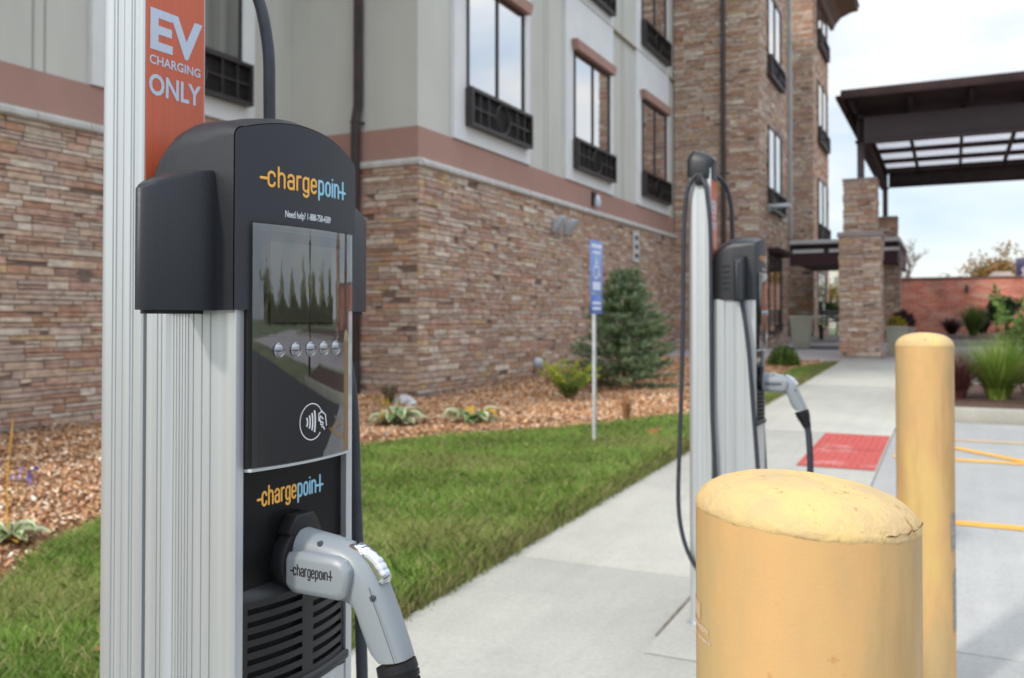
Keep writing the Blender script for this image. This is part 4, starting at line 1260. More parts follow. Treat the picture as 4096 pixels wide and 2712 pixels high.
    # far-side cable from the pole cap to the head and its hanging loop
    cable([(-0.01, -0.195, 1.755), (0.03, -0.172, 1.752), (0.062, -0.140, 1.715), (0.071, -0.122, 1.64), (0.072, -0.1185, 1.55), (0.072, -0.118, 1.42)])
    cable([(0.150, -0.065, 1.262), (0.150, -0.035, 1.15), (0.150, -0.026, 1.0), (0.150, -0.018, 0.85), (0.150, -0.012, 0.7), (0.150, 0.0, 0.45), (0.12, 0.02, 0.22)])
    cable([(0.10, 0.04, 0.16), (0.04, 0.12, 0.16), (0.0, 0.172, 0.40), (0.0, 0.180, 0.62), (0.0, 0.176, 0.74), (0.0, 0.170, 0.785)], 0.0120)
    if variant == 2:
        cable([(-0.115, -0.205, 1.735), (-0.118, -0.222, 1.735), (-0.12, -0.248, 1.69), (-0.12, -0.262, 1.6), (-0.12, -0.268, 1.42), (-0.12, -0.272, 1.09), (-0.12, -0.283, 0.755), (-0.12, -0.2905, 0.505), (-0.12, -0.277, 0.374), (-0.12, -0.2435, 0.279), (-0.12, -0.1966, 0.2195), (-0.13, -0.12, 0.17), (-0.14, -0.03, 0.26), (-0.14, 0.022, 0.45), (-0.14, 0.012, 0.62), (-0.14, -0.004, 0.853), (-0.14, -0.022, 1.09), (-0.14, -0.045, 1.262)])
        cable([(-0.112, -0.205, 1.73), (-0.122, -0.19, 1.715), (-0.128, -0.175, 1.66), (-0.13, -0.162, 1.5), (-0.13, -0.160, 1.09), (-0.13, -0.158, 0.845), (-0.13, -0.148, 0.60), (-0.13, -0.14, 0.30), (-0.13, -0.17, 0.06)])
        m_ = MB(); m_.box(-0.222, -0.185, -0.122, -0.100, 1.70 + ZO, 1.745 + ZO); m_.build("cable_clamp", mRubber, st, bevel=0.004)
    # base flange bolts
    m_ = MB(); m_.box(-0.262, -0.004, -0.112, 0.112, 0.0201 + ZO, 0.027 + ZO); m_.build("base_plate", mAlu, st)
    return st
A1 = radians(1.6)
eu = Vector((sin(A1), cos(A1), 0)); O1 = Vector((-.742, .885, 0)) + eu * 0.0116
build_station((O1.x, O1.y, gz(O1.y) - 0.0), -A1, "nearest charging station with silver body, large dark head and orange EV CHARGING ONLY sign", 1)
build_station((-.658, 3.492, gz(3.492)), radians(1.8), "smaller distant charging station with full pole and looped black cables, behind the front bollard", 2)

# ================================================================== BOLLARDS
def yellow(name, hue=0):
    m, t, b = nodes(name); v = objcoord(t)
    n = noise(t, objcoord(t, (1, 1, 0.30)), 7, 6)
    c = ramp(t, n, [(0.40, (0.58, 0.40, 0.15)), (0.5, (0.57, 0.35, 0.15)), (0.60, (0.47, 0.33, 0.155))])
    ch = noise(t, v, 48, 6, 0.7)
    c = mixc(t, c, (0.42, 0.20, 0.07), ramp(t, ch, [(0.655, (0, 0, 0)), (0.69, (0.5, 0.5, 0.5))]))
    sm = noise(t, objcoord(t, (1, 1, 0.12)), 16, 6, .65)
    c = mixc(t, c, ramp(t, sm, [(0.30, (0.80, 0.76, 0.70)), (0.50, (1, 1, 1)), (0.72, (1.08, 1.05, 1.0))]), 1.0, 'MULTIPLY')
    t.links.new(c, b.inputs['Base Color']); b.inputs['Roughness'].default_value = 0.5
    b.inputs['Specular IOR Level'].default_value = 0.35
    hh = mixc(t, noise(t, v, 60, 5), noise(t, v, 400, 3), 0.35)
    bump(t, b, hh, 0.22, 0.003)
    return m
mYel = yellow("yellow_bollard_paint")
mCapY, t_, b_ = nodes("yellow_cap_concrete")
v_ = objcoord(t_)
n_ = noise(t_, v_, 16, 7, .6)
c_ = ramp(t_, n_, [(0.38, (0.70, 0.50, 0.19)), (0.62, (0.56, 0.40, 0.20))])
pit = noise(t_, v_, 90, 5, .7)
c_ = mixc(t_, c_, (0.35, 0.17, 0.05), ramp(t_, pit, [(0.615, (0, 0, 0)), (0.66, (0.85, 0.85, 0.85))]))
t_.links.new(c_, b_.inputs['Base Color']); b_.inputs['Roughness'].default_value = 0.75
bump(t_, b_, mixc(t_, n_, noise(t_, v_, 160, 5), 0.5), 0.8, 0.005)
mScuff = M("scuff_mark", (0.52, 0.35, 0.18), 0.6, col2=(0.58, 0.44, 0.31), vscale=70, scale=(1, 1, 9))
mBare = M("bare_steel_chip", (0.30, 0.27, 0.24), 0.7, var=0.3, vscale=80, bs=.5, bscale=200)
def bollard(x, y, r, ztop_rim, dome, label, seed, near=False):
    rr = random.Random(seed)
    z0 = gz(y)
    b = root("bollard", (x, y, z0), label, "bollard", "yellow bollards guarding the charging stations")
    n = 96 if near else 48
    tilt = 0.075 if near else 0.0
    m_ = MB()
    rings = []
    for z in (z0 - .02, z0 + .3, z0 + .6, ztop_rim - .1, ztop_rim - 0.0005):
        rings.append([(x + r * cos(2 * pi * k / n), y + r * sin(2 * pi * k / n), z - (tilt * r * cos(2 * pi * k / n - radians(20)) if z > ztop_rim - .05 else 0)) for k in range(n)])
    m_.loft(rings, cap=False); m_.add(rings[-1], [tuple(range(n))]); sh = m_.build("post", mYel, b)
    # mortar dome
    prof = [(0.985, -0.0045), (1.001, -0.0035), (1.003, -0.0015), (1.002, 0.001), (0.992, 0.10), (0.975, 0.20), (0.94, 0.34), (0.88, 0.50), (0.78, 0.67), (0.64, 0.81), (0.48, 0.90), (0.3, 0.965), (0.14, 0.99), (0.02, 1.0)]
    rings = []
    ph = [rr.uniform(0, 6.28) for _ in range(8)]
    for i, (f, h) in enumerate(prof):
        ring = []
        for k in range(n):
            a = 2 * pi * k / n
            lump = (0.008 * sin(3 * a + ph[0]) + 0.004 * sin(7 * a + ph[1]) + 0.004 * sin(13 * a + ph[2] + i)) * (1 if near else .7)
            rag = 0
            if i < 4: rag = (rr.uniform(-.0007, .0007) + 0.0004 * sin(9 * a + ph[3])) * (1 if near else .6)
            rad = r * (f + (lump * .25 if 4 <= i <= 10 else 0) + (rr.uniform(-.0025, .0025) if i in (2, 3) and near else 0))
            hz = h * dome * (1 + lump * (1.2 if i > 3 else 0)) if h > 0.01 else h + rag
            ring.append((x + rad * cos(a), y + rad * sin(a), ztop_rim + hz - tilt * r * cos(a - radians(20)) * (f if h > 0 else 1)))
        rings.append(ring)
    m_ = MB(); m_.loft(rings, cap=False); m_.add(rings[-1], [tuple(range(n))]); m_.build("domed_cap", mCapY, b, angle=70)
    if near:
        m_ = MB()
        # crack just above the seam on the right
        cp = []
        for i in range(22):
            a = radians(-42 + i * 2.0) ; 
            zz = ztop_rim + 0.0012 + 0.0045 * (i / 21) + rr.uniform(-.0008, .0008) + (0.001 if i % 5 == 0 else 0)
            cp.append((x + (r * 1.0035) * cos(a), y + (r * 1.0035) * sin(a), zz - tilt * r * cos(a - radians(20))))
        m_.tube(cp, [0.0001 + 0.0005 * abs(sin(i * .9) * sin(i * .37 + 1)) for i in range(22)], 6); m_.build("crack", M("crack_dark", (0.12, 0.05, 0.02), 0.9), b)
        # scuff on the left flank
        m_ = MB()
        for j, (za, zb, aa, ab) in enumerate(((1.021, 1.034, 192, 212), (1.013, 1.018, 190, 222), (1.0065, 1.0095, 200, 224))):
            K = 14
            for k in range(K):
                a = radians(aa + (ab - aa) * k / K); c = radians(aa + (ab - aa) * (k + 1) / K); rq = r + 0.0004
                e0 = rr.uniform(0, .0015); 
                m_.add([(x + rq * cos(a), y + rq * sin(a), za + e0), (x + rq * cos(c), y + rq * sin(c), za), (x + rq * cos(c), y + rq * sin(c), zb - e0), (x + rq * cos(a), y + rq * sin(a), zb)], [(0, 1, 2, 3)])
        m_.build("scuff", mScuff, b)
    else:
        m_ = MB()
        for z0_, z1_, aa, ab in ((0.53, 0.66, -32, -8), (0.28, 0.49, -26, -2)):
            K = 8
            for k in range(K):
                a = radians(aa + (ab - aa) * k / K); c = radians(aa + (ab - aa) * (k + 1) / K); rq = r + 0.0006
                m_.add([(x + rq * cos(a), y + rq * sin(a), z0_ + rr.uniform(0, .03)), (x + rq * cos(c), y + rq * sin(c), z0_ + rr.uniform(0, .03)), (x + rq * cos(c), y + rq * sin(c), z1_ - rr.uniform(0, .03)), (x + rq * cos(a), y + rq * sin(a), z1_ - rr.uniform(0, .03))], [(0, 1, 2, 3)])
        m_.build("paint_chip", mBare, b)
    return b
bollard(-0.103, 0.722, 0.0826, 1.1015, 0.0275, "closest yellow bollard, its wide cracked domed cap filling the foreground", 3, True)
bollard(-0.078, 3.10, 0.0845, 1.168, 0.040, "rear yellow bollard with a smooth cap and grey paint chips low on its side", 5, False)

# ================================================================== ACCESSIBLE PARKING SIGN
sgr = root("parking_sign", (-2.747, 7.2, gz(7.2)), "blue accessible parking sign on a thin galvanised post in the lawn", "sign")
m_ = MB()
m_.prism([(-.018, -.012), (.018, -.012), (.018, .012), (.012, .012), (.010, -.004), (-.010, -.004), (-.012, .012), (-.018, .012)], gz(7.2) - .02, 1.90, lambda u, v, w_: (-2.755 + v, 7.2 + u, w_))
m_.build("post", M("galvanised_post", (0.55, 0.58, 0.6), 0.45, metal=0.4, var=0.1, vscale=20), sgr)
m_ = MB(); m_.box(-2.740, -2.737, 7.06, 7.36, 1.47, 1.925); pl1 = m_.build("sign_plate", M("sign_blue", (0.16, 0.27, 0.60), 0.35, coat=.3), sgr, bevel=.001)
m_ = MB(); m_.box(-2.740, -2.737, 7.07, 7.35, 1.295, 1.462); pl2 = m_.build("sign_plate", M("sign_blue_deep", (0.05, 0.14, 0.48), 0.35, coat=.3), sgr, bevel=.001)
mSW = M("sign_white", (0.62, 0.68, 0.8), 0.4)
m_ = MB(); m_.box(-2.7368, -2.7362, 7.09, 7.33, 1.86, 1.895); m_.box(-2.7368, -2.7362, 7.12, 7.30, 1.81, 1.835)
# wheelchair pictogram
wc = lambda s_, z: (-2.7362, 7.2 + s_, z)
m_.tube([wc(-0.01, 1.775), wc(-0.005, 1.70), wc(0.05, 1.70), wc(0.075, 1.62), wc(0.10, 1.63)], .011, 6, flat=(Vector((1, 0, 0)), .1))
m_.tube([wc(-0.008, 1.74), wc(0.04, 1.735)], .009, 6, flat=(Vector((1, 0, 0)), .1))
m_.tube([wc(-0.005 + .055 * cos(radians(a)), 1.655 + .055 * sin(radians(a))) for a in range(110, 380, 15)], .009, 6, flat=(Vector((1, 0, 0)), .1))
m_.tube([wc(-0.012, 1.788), wc(-0.012, 1.796)], .014, 8, flat=(Vector((1, 0, 0)), .1))
m_.box(-2.7368, -2.7362, 7.12, 7.30, 1.50, 1.57)
m_.build("pictogram", mSW, pl1)
m_ = MB(); m_.box(-2.7368, -2.7362, 7.11, 7.31, 1.375, 1.40); m_.box(-2.7368, -2.7362, 7.11, 7.31, 1.33, 1.355); m_.build("text_band", mSW, pl2)

# ================================================================== BRICK WALL + FAR THINGS
m, t, b = nodes("red_brick")
v = objcoord(t)
sxyz = t.nodes.new("ShaderNodeSeparateXYZ"); cxyz = t.nodes.new("ShaderNodeCombineXYZ")
t.links.new(v, sxyz.inputs[0]); t.links.new(sxyz.outputs[0], cxyz.inputs[0]); t.links.new(sxyz.outputs[2], cxyz.inputs[1])
br = t.nodes.new("ShaderNodeTexBrick"); t.links.new(cxyz.outputs[0], br.inputs[0])
br.inputs['Scale'].default_value = 1.0; br.inputs['Brick Width'].default_value = 0.30; br.inputs['Row Height'].default_value = 0.10
br.inputs['Mortar Size'].default_value = 0.010; br.inputs['Bias'].default_value = -0.1
br.inputs['Color1'].default_value = (0.58, 0.15, 0.095, 1); br.inputs['Color2'].default_value = (0.68, 0.26, 0.17, 1); br.inputs['Mortar'].default_value = (0.52, 0.36, 0.30, 1)
nz = noise(t, v, 1.6, 6)
c = mixc(t, br.outputs[0], ramp(t, nz, [(0.3, (0.72, 0.72, 0.72)), (0.7, (1.25, 1.2, 1.15))]), 1.0, 'MULTIPLY')
nz2 = noise(t, objcoord(t, (1.2, 1, 3.4)), 1.8, 5, .6)
c = mixc(t, c, (0.62, 0.42, 0.33), ramp(t, nz2, [(0.52, (0, 0, 0)), (0.66, (0.75, 0.75, 0.75))]))
t.links.new(c, b.inputs['Base Color']); b.inputs['Roughness'].default_value = 0.9
mBrick = m
bw = root("brick_building", (8, 34.2, 0.7), "long low red brick building closing the far side of the driveway", "building")
m_ = MB(); m_.box(-1.9, 15, 34.0, 46, 0.4, 2.64); m_.build("brick_wall", mBrick, bw)
m_ = MB(); m_.box(-1.95, 15.05, 33.95, 34.25, 2.64, 2.69); m_.build("coping", M("dark_coping", (0.20, 0.13, 0.11), 0.8), bw)
m_ = MB(); m_.box(1.35, 2.2, 39.6, 40.6, 2.68, 3.0); m_.box(1.45, 2.1, 39.7, 40.5, 3.0, 3.1); m_.build("rooftop_unit", M("rooftop_unit_paint", (0.5, 0.48, 0.42), 0.6), bw, bevel=0.02)
m_ = MB(); m_.box(0.42, 0.50, 33.9, 33.99, 2.15, 2.4); m_.build("wall_lamp", mBronze, bw)
sb_ = root("roof_sign", (2.9, 40.0, 2.66), "dark blue box sign with pale lettering above the brick building", "sign")
m_ = MB(); m_.box(2.27, 3.9, 39.9, 40.1, 2.85, 3.64); m_.box(2.6, 2.7, 39.95, 40.05, 2.64, 2.85); m_.box(3.5, 3.6, 39.95, 40.05, 2.64, 2.85); m_.build("sign_box", M("sign_navy", (0.03, 0.035, 0.10), 0.4), sb_, bevel=0.02)
m_ = MB()
m_.tube([(2.62, 39.895, 3.18), (2.55, 39.895, 3.28), (2.47, 39.895, 3.18), (2.55, 39.895, 3.08), (2.62, 39.895, 3.0), (2.55, 39.895, 2.93), (2.47, 39.895, 2.99)], .03, 6, flat=(Vector((0, 1, 0)), .1))
m_.build("letter", mWh, sb_)
fb = root("distant_building", (-6.5, 70, 0.7), "tiny pale building seen past the entrance pillar", "building")
m_ = MB(); m_.box(-12, -5.0, 70, 80, 0.5, 5.2); m_.build("wall", M("pale_wall", (0.6, 0.58, 0.52), 0.8), fb)
m_ = MB()
for k in range(7):
    for j in range(2): m_.box(-11.6 + k * 0.95, -11.1 + k * 0.95, 69.95, 69.99, 1.6 + 1.8 * j, 2.6 + 1.8 * j)
m_.build("window_row", mPane, fb)

# ------------------------------------------------------------------ plants
def leafquad(mb, p, d, n, L_, w_, col, fold=0.0):
    """pointed leaf: p base, d direction, n normal"""
    d = d.normalized(); s_ = d.cross(n)
    if s_.length < 1e-5: s_ = d.cross(Vector((1, 0.2, 0.1)))
    s_.normalize()
    a = p + d * L_ * .45
    mb.add([p, a + s_ * w_ / 2, p + d * L_, a - s_ * w_ / 2], [(0, 1, 2, 3)], col)
def rv(rr): 
    v = Vector((rr.gauss(0, 1), rr.gauss(0, 1), rr.gauss(0, 1))); return v.normalized()
def vary(c, rr, a=.25):
    q_ = rr.uniform(1 - a, 1 + a); return (c[0] * q_, c[1] * q_, c[2] * q_)
# blue spruce
def spruce(x, y, h, rad, seed):
    rr = random.Random(seed); z0 = gz(y) + 0.03
    s_ = root("spruce_tree", (x, y, z0), "small bushy blue green spruce with a double top against the stone wall", "tree")
    m_ = MB(); m_.tube([(x, y, z0 - .03), (x + .01, y, z0 + h * .5), (x, y, z0 + h * .93)], [.035, .022, .006], 8, col=(0.10, 0.07, 0.05)); m_.build("trunk", mBark, s_)
    cr_ = MB()
    pal = [(0.19, 0.27, 0.145), (0.26, 0.35, 0.20), (0.09, 0.13, 0.05), (0.36, 0.46, 0.31), (0.22, 0.29, 0.12)]
    nb_ = 230
    for i in range(nb_):
        f = (i + rr.random()) / nb_
        zz = z0 + 0.03 + f * h * .93
        a = i * 2.399 + rr.uniform(-.4, .4)
        R_ = rad * (1 - f ** 1.7) * rr.choice([rr.uniform(.5, .75), rr.uniform(.9, 1.18), rr.uniform(.85, 1.0)]) + 0.05
        ax = x; 
        if f > .8: ax = x + (0.13 if (i % 2) else -0.08); R_ *= .75
        base = Vector((ax, y, zz)); d = Vector((cos(a), sin(a), rr.uniform(.05, .35) + f * .5)).normalized()
        nt_ = max(3, int(R_ / .05))
        for k in range(nt_):
            g_ = (k + 1) / nt_
            c = base + d * R_ * g_ + Vector((0, 0, -.06 * g_ * g_))
            for tw in range(3 if g_ > .35 else 1):
                side = rr.choice([-1, 1]); td = (d + Vector((-d.y, d.x, 0)) * side * rr.uniform(.3, 1.1) + Vector((0, 0, rr.uniform(-.2, .6)))).normalized()
                tl = rr.uniform(.06, .13)
                bc = rr.choice(pal)
                for nd in range(11):
                    pp = c + td * tl * (nd / 11); nv_ = (rv(rr) * .8 + td * .7).normalized()
                    leafquad(cr_, pp, nv_, rv(rr), rr.uniform(.028, .05), .014, vary(bc, rr, .4))
    cr_.build("crown", mLeaf, s_)
spruce(-3.97, 11.5, 1.68, 0.67, 11)
# leafy upright shrub (yellow green)
def stem_shrub(x, y, name, label, n, h, spread, pal, seed, leaf=(.05, .02), cat="shrub", dens=26, lean=.35):
    rr = random.Random(seed); z0 = gz(y) + .03
    s_ = root(name, (x, y, z0), label, cat)
    st_ = MB(); lf_ = MB()
    for i in range(n):
        a = 2 * pi * i / n + rr.uniform(-.4, .4); hh = h * rr.uniform(.6, 1.0); ln2 = spread * rr.uniform(.5, 1.1)
        P = [Vector((x + cos(a) * .02, y + sin(a) * .02, z0)), Vector((x + cos(a) * ln2 * .45, y + sin(a) * ln2 * .45, z0 + hh * .55)), Vector((x + cos(a) * ln2, y + sin(a) * ln2, z0 + hh))]
        st_.tube(P, [.006, .004, .002], 5, col=(0.16, 0.12, 0.05))
        for k in range(dens):
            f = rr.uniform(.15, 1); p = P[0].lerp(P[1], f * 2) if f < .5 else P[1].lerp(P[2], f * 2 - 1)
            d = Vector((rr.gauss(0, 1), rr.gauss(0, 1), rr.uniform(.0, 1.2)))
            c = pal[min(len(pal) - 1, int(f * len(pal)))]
            leafquad(lf_, p, d, rv(rr), rr.uniform(*sorted((leaf[0] * .7, leaf[0] * 1.2))), leaf[1], vary(c, rr))
    st_.build("stems", mBark, s_); lf_.build("leaves", mLeaf, s_)
    return s_
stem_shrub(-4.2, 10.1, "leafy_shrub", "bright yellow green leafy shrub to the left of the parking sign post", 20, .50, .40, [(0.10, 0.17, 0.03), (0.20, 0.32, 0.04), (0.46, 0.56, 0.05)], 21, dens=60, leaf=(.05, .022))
stem_shrub(-5.9, 8.75, "dark_shrub", "small dark sparse shrub under the downspout beside the white rock", 14, .26, .16, [(0.04, 0.05, 0.03), (0.05, 0.07, 0.035)], 22, leaf=(.03, .01), dens=30)
# hostas
def hosta(x, y, r, label, seed, big=1.0, flowers=False, yellow_=3):
    rr = random.Random(seed); z0 = gz(y) + .035
    s_ = root("hosta_plant", (x, y, z0), label, "plant", "hostas along the mulch edge")
    lm = MB()
    n = 30
    for i in range(n):
        a = i * 2.399 + rr.uniform(-.2, .2); L_ = r * rr.uniform(.65, 1.1); w_ = L_ * .36
        el = rr.uniform(.35, 1.3)
        yl = i < yellow_
        c0 = (0.60, 0.36, 0.05) if yl else vary((0.12, 0.24, 0.07), rr); c1 = (0.66, 0.42, 0.08) if yl else vary((0.72, 0.74, 0.50), rr, .12)
        d = Vector((cos(a), sin(a), 0)); s2 = Vector((-sin(a), cos(a), 0))
        pr = [(0, 0.02), (.25, .55), (.5, 1.0), (.75, .8), (1, .03)]
        pts = []
        for f, ww in pr:
            zc = el * L_ * (1.25 * f - 1.05 * f * f)
            c = Vector((x, y, z0)) + d * L_ * f * cos(el * .5) + Vector((0, 0, zc))
            pts.append((c, ww * w_ / 2))
        for (ca, wa), (cb_, wb) in zip(pts[:-1], pts[1:]):
            up = Vector((0, 0, .012))
            A = [ca - s2 * wa + up, ca - s2 * wa * .6, ca + s2 * wa * .6, ca + s2 * wa + up]; B = [cb_ - s2 * wb + up, cb_ - s2 * wb * .6, cb_ + s2 * wb * .6, cb_ + s2 * wb + up]
            lm.add([A[0], A[1], B[1], B[0]], [(0, 1, 2, 3)], c1); lm.add([A[1], A[2], B[2], B[1]], [(0, 1, 2, 3)], c0); lm.add([A[2], A[3], B[3], B[2]], [(0, 1, 2, 3)], c1)
    lm.build("leaves", mLeaf, s_)
    if flowers:
        f_ = MB(); f_.tube([(x - .02, y, z0), (x - .06, y + .02, z0 + .3), (x - .03, y + .03, z0 + .62)], [.006, .005, .003], 6, col=(0.62, 0.34, 0.05))
        f_.tube([(x + .03, y, z0), (x + .06, y, z0 + .3), (x + .09, y + .02, z0 + .42)], [.003, .002, .002], 5, col=(0.2, 0.16, 0.08))
        f_.build("stalk", mBark, s_)
        f_ = MB()
        for k in range(12):
            p = Vector((x + .05 + rr.uniform(0, .12), y + rr.uniform(-.03, .05), z0 + .36 + rr.uniform(-.05, .06)))
            leafquad(f_, p, Vector((rr.uniform(-1, 1), rr.uniform(-1, 1), -.6)), rv(rr), .04, .022, vary((0.20, 0.16, 0.50), rr))
        f_.build("flowers", mLeaf, s_)
    return s_
hosta(-4.38, 3.02, .21, "variegated hosta with a tall orange stalk and purple blooms, lower left of the pole", 31, flowers=True, yellow_=6)
hosta(-4.95, 7.45, .33, "variegated hosta with an orange leaf just right of the near station's body", 32, yellow_=3)
hosta(-4.28, 7.80, .36, "full variegated hosta standing alone between the rock and the sign post", 33, yellow_=2)
stem_shrub(-5.35, 7.95, "yellowing_plant", "thin yellowing plant behind the left hosta near the downspout", 6, .2, .22, [(0.30, 0.28, 0.04), (0.58, 0.42, 0.05)], 35, leaf=(.13, .025), cat="plant", dens=4)
# ornamental grasses
def grass_clump(x, y, h, spread, n, pal, name, label, seed, wd=.008, droop=.5, z=None):
    rr = random.Random(seed); z0 = (gz(y) + .03) if z is None else z
    m_ = MB()
    for i in range(n):
        a = rr.uniform(0, 2 * pi); hh = h * rr.uniform(.55, 1.05); sp_ = spread * rr.uniform(.1, 1.05)
        d = Vector((cos(a), sin(a), 0)); s2 = Vector((-sin(a), cos(a), 0)) * wd / 2
        b0 = Vector((x, y, z0)) + d * rr.uniform(0, spread * .18)
        P = []
        for k in range(5):
            f = k / 4; P.append(b0 + d * sp_ * f ** 1.5 + Vector((0, 0, hh * (f - droop * .5 * f * f * (sp_ / spread)))))
        c = vary(rr.choice(pal), rr)
        for k in range(4):
            w0 = 1 - k / 4.4; w1 = 1 - (k + 1) / 4.4
            m_.add([P[k] - s2 * w0, P[k] + s2 * w0, P[k + 1] + s2 * w1, P[k + 1] - s2 * w1], [(0, 1, 2, 3)], c)
    o_ = m_.build(name, mLeaf, org=(x, y, z0)); return tag(o_, label, "ornamental grass")
grass_clump(-2.88, 8.42, .50, .16, 90, [(0.42, 0.22, 0.10), (0.50, 0.30, 0.16), (0.34, 0.16, 0.07)], "dry_grass", "thin tuft of dry tan grass at the lawn edge in front of the spruce", 41, wd=.006)
zi = gz(11.3) + .09
grass_clump(0.46, 11.35, .78, .60, 1300, [(0.16, 0.28, 0.04), (0.24, 0.36, 0.06), (0.11, 0.20, 0.03), (0.33, 0.40, 0.10)], "fountain_grass", "bright green fountain grass clump in the kerbed island", 42, wd=.013, z=zi, droop=.55)
grass_clump(0.05, 11.25, .62, .42, 800, [(0.14, 0.045, 0.05), (0.22, 0.08, 0.07), (0.10, 0.04, 0.04)], "purple_grass", "purple red fountain grass just right of the rear bollard", 43, wd=.011, z=zi)
grass_clump(0.98, 11.0, .55, .50, 800, [(0.20, 0.10, 0.09), (0.16, 0.20, 0.06), (0.26, 0.14, 0.10)], "mixed_grass", "reddish green grass at the right edge of the island", 44, wd=.012, z=zi)
grass_clump(1.7, 11.7, .7, .5, 400, [(0.16, 0.28, 0.04), (0.24, 0.36, 0.06)], "fountain_grass", "second green fountain grass beyond the right picture edge", 45, wd=.011, z=zi)
for i, (x, y, h, c, nm, lb) in enumerate([(0.55, 28.5, 1.0, [(0.08, 0.13, 0.03), (0.16, 0.22, 0.05)], "tall_grass", "tall green grass clump before the brick wall"),
                           (0.0, 29.5, .6, [(0.06, 0.035, 0.04), (0.10, 0.05, 0.05)], "purple_shrub", "low dark purple planting along the foot of the brick wall"),
                           (0.85, 31.0, .9, [(0.05, 0.05, 0.03), (0.10, 0.11, 0.04)], "tall_grass", "darker grass clump beside the tall one before the brick wall")]):
    grass_clump(x, y, h, .55, 500, c, nm, lb, 50 + i, wd=.03, z=gz(y) + .1)
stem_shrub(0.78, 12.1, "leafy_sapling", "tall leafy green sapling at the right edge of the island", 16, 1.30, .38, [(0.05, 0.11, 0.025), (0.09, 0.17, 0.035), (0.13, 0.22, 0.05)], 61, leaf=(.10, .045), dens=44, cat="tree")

def leaf_tree(x, y, h, r, pal, name, label, seed, n=2600, leaf=.16, bare=False, zc=.62, z=None, cat="tree", squash=1.0):
    rr = random.Random(seed); z0 = gz(y) if z is None else z
    s_ = root(name, (x, y, z0), label, cat)
    tr_ = MB(); tips = []
    def limb(p, d, L_, rad, lev):
        q_ = p + d * L_ * .5 + rv(rr) * L_ * .05; e = p + d * L_ + rv(rr) * L_ * .08
        rad = max(rad, .02 if bare else .004)
        tr_.tube([p, q_, e], [rad, rad * .82, rad * .62], 6 if lev < 2 else 4, col=vary((0.15, 0.12, 0.10), rr, .15))
        if lev >= (4 if bare else 3): tips.append(e); return
        for _ in range(3 if lev else 4):
            nd = (d * .9 + rv(rr) * .75 + Vector((0, 0, .25))).normalized()
            limb(e, nd, L_ * rr.uniform(.55, .78), rad * .55, lev + 1)
        tips.append(e)
    limb(Vector((x, y, z0 - .1)), Vector((rr.uniform(-.05, .05), 0, 1)), h * .32, h * .022, 0)
    tr_.build("trunk", mBark, s_)
    if n:
        cm = MB(); cen = Vector((x, y, z0 + h * zc))
        cl = [cen + Vector((rr.gauss(0, .42) * r, rr.gauss(0, .42) * r, rr.gauss(0, .33) * r * squash)) for _ in range(26)] + tips[:40]
        for i in range(n):
            c = rr.choice(cl); p = c + rv(rr) * r * .30 * rr.uniform(.3, 1)
            leafquad(cm, p, rv(rr), rv(rr), leaf * rr.uniform(.6, 1.2), leaf * .6, vary(rr.choice(pal), rr))
        cm.build("crown", mLeaf, s_)
    return s_
leaf_tree(1.45, 30.5, 1.55, .55, [(0.035, 0.07, 0.025), (0.06, 0.10, 0.035)], "dark_shrub_tree", "dark green bushy small tree in front of the brick wall", 71, n=3200, leaf=.12, zc=.5)
leaf_tree(-1.9, 58, 5.9, 2.2, [(0.25, 0.2, 0.15)], "bare_tree", "grey leafless tree above the left end of the brick building", 72, n=0, bare=True)
leaf_tree(0.6, 62, 3.4, 1.6, [(0.20, 0.22, 0.10), (0.26, 0.26, 0.13)], "pale_tree", "faint olive treetop just over the brick building's roofline", 73, n=2200, leaf=.2)
leaf_tree(2.7, 58, 4.9, 2.2, [(0.34, 0.17, 0.05), (0.27, 0.15, 0.05), (0.20, 0.15, 0.05)], "autumn_tree", "golden brown autumn tree left of the navy roof sign", 74, n=3600, leaf=.2)
leaf_tree(-5.4, 50, 3.0, 1.4, [(0.30, 0.20, 0.05), (0.16, 0.15, 0.05)], "autumn_tree", "small yellow brown tree glimpsed between the tower and the front pillar", 75, n=1800, leaf=.2)
leaf_tree(-3.62, 33.0, 1.5, .35, [(0.04, 0.09, 0.02), (0.07, 0.14, 0.03)], "green_shrub", "narrow green shrub behind the entrance bench", 76, n=1600, leaf=.08, zc=.5, cat="shrub")
# trees and lamp across the lot, reflected in the windows and the display cover
for i, (x, y, h, r, lb) in enumerate([(92, 40, 6, 4.5, "broad tree across the lot, farthest towards the camera side"), (88, 52, 5.2, 4.5, "low olive tree in the row across the lot"), (84, 62, 6.5, 4.2, "tallest brownish tree in the row across the lot"),
        (78, 72, 5.4, 4.5, "rounded tree in the middle of the row across the lot"), (71, 80, 6.2, 4.2, "wide tree left of the middle of the row across the lot"), (63, 88, 5.4, 4.5, "low spreading tree behind the canopy's right end"), (54, 94, 6.4, 4.2, "farthest tree of the row beyond the brick building")]):
    leaf_tree(x, y, h, r, [(0.44, 0.44, 0.30), (0.50, 0.44, 0.32), (0.38, 0.41, 0.28)], "lot_tree", lb, 80 + i, n=2600, leaf=.8, zc=.38, squash=1.4, cat="tree")
rr = random.Random(99); m_ = MB()
for i in range(9000):
    f = rr.random(); a = radians(24 + 38 * f); p = Vector((92 * cos(a), 92 * sin(a), .6 + rr.uniform(0, 3.0) * (.75 + .25 * sin(f * 40))))
    leafquad(m_, p, rv(rr), rv(rr), rr.uniform(.5, 1.1), .7, vary(rr.choice([(0.22, 0.24, 0.12), (0.28, 0.26, 0.14)]), rr))
tag(m_.build("hedge", mLeaf, org=(70, 55, .6)), "long low hedge added out of view across the lot to fill the reflection below the trees", "hedge")  # unseen hedge added to darken the mirrored strip under the tree crowns
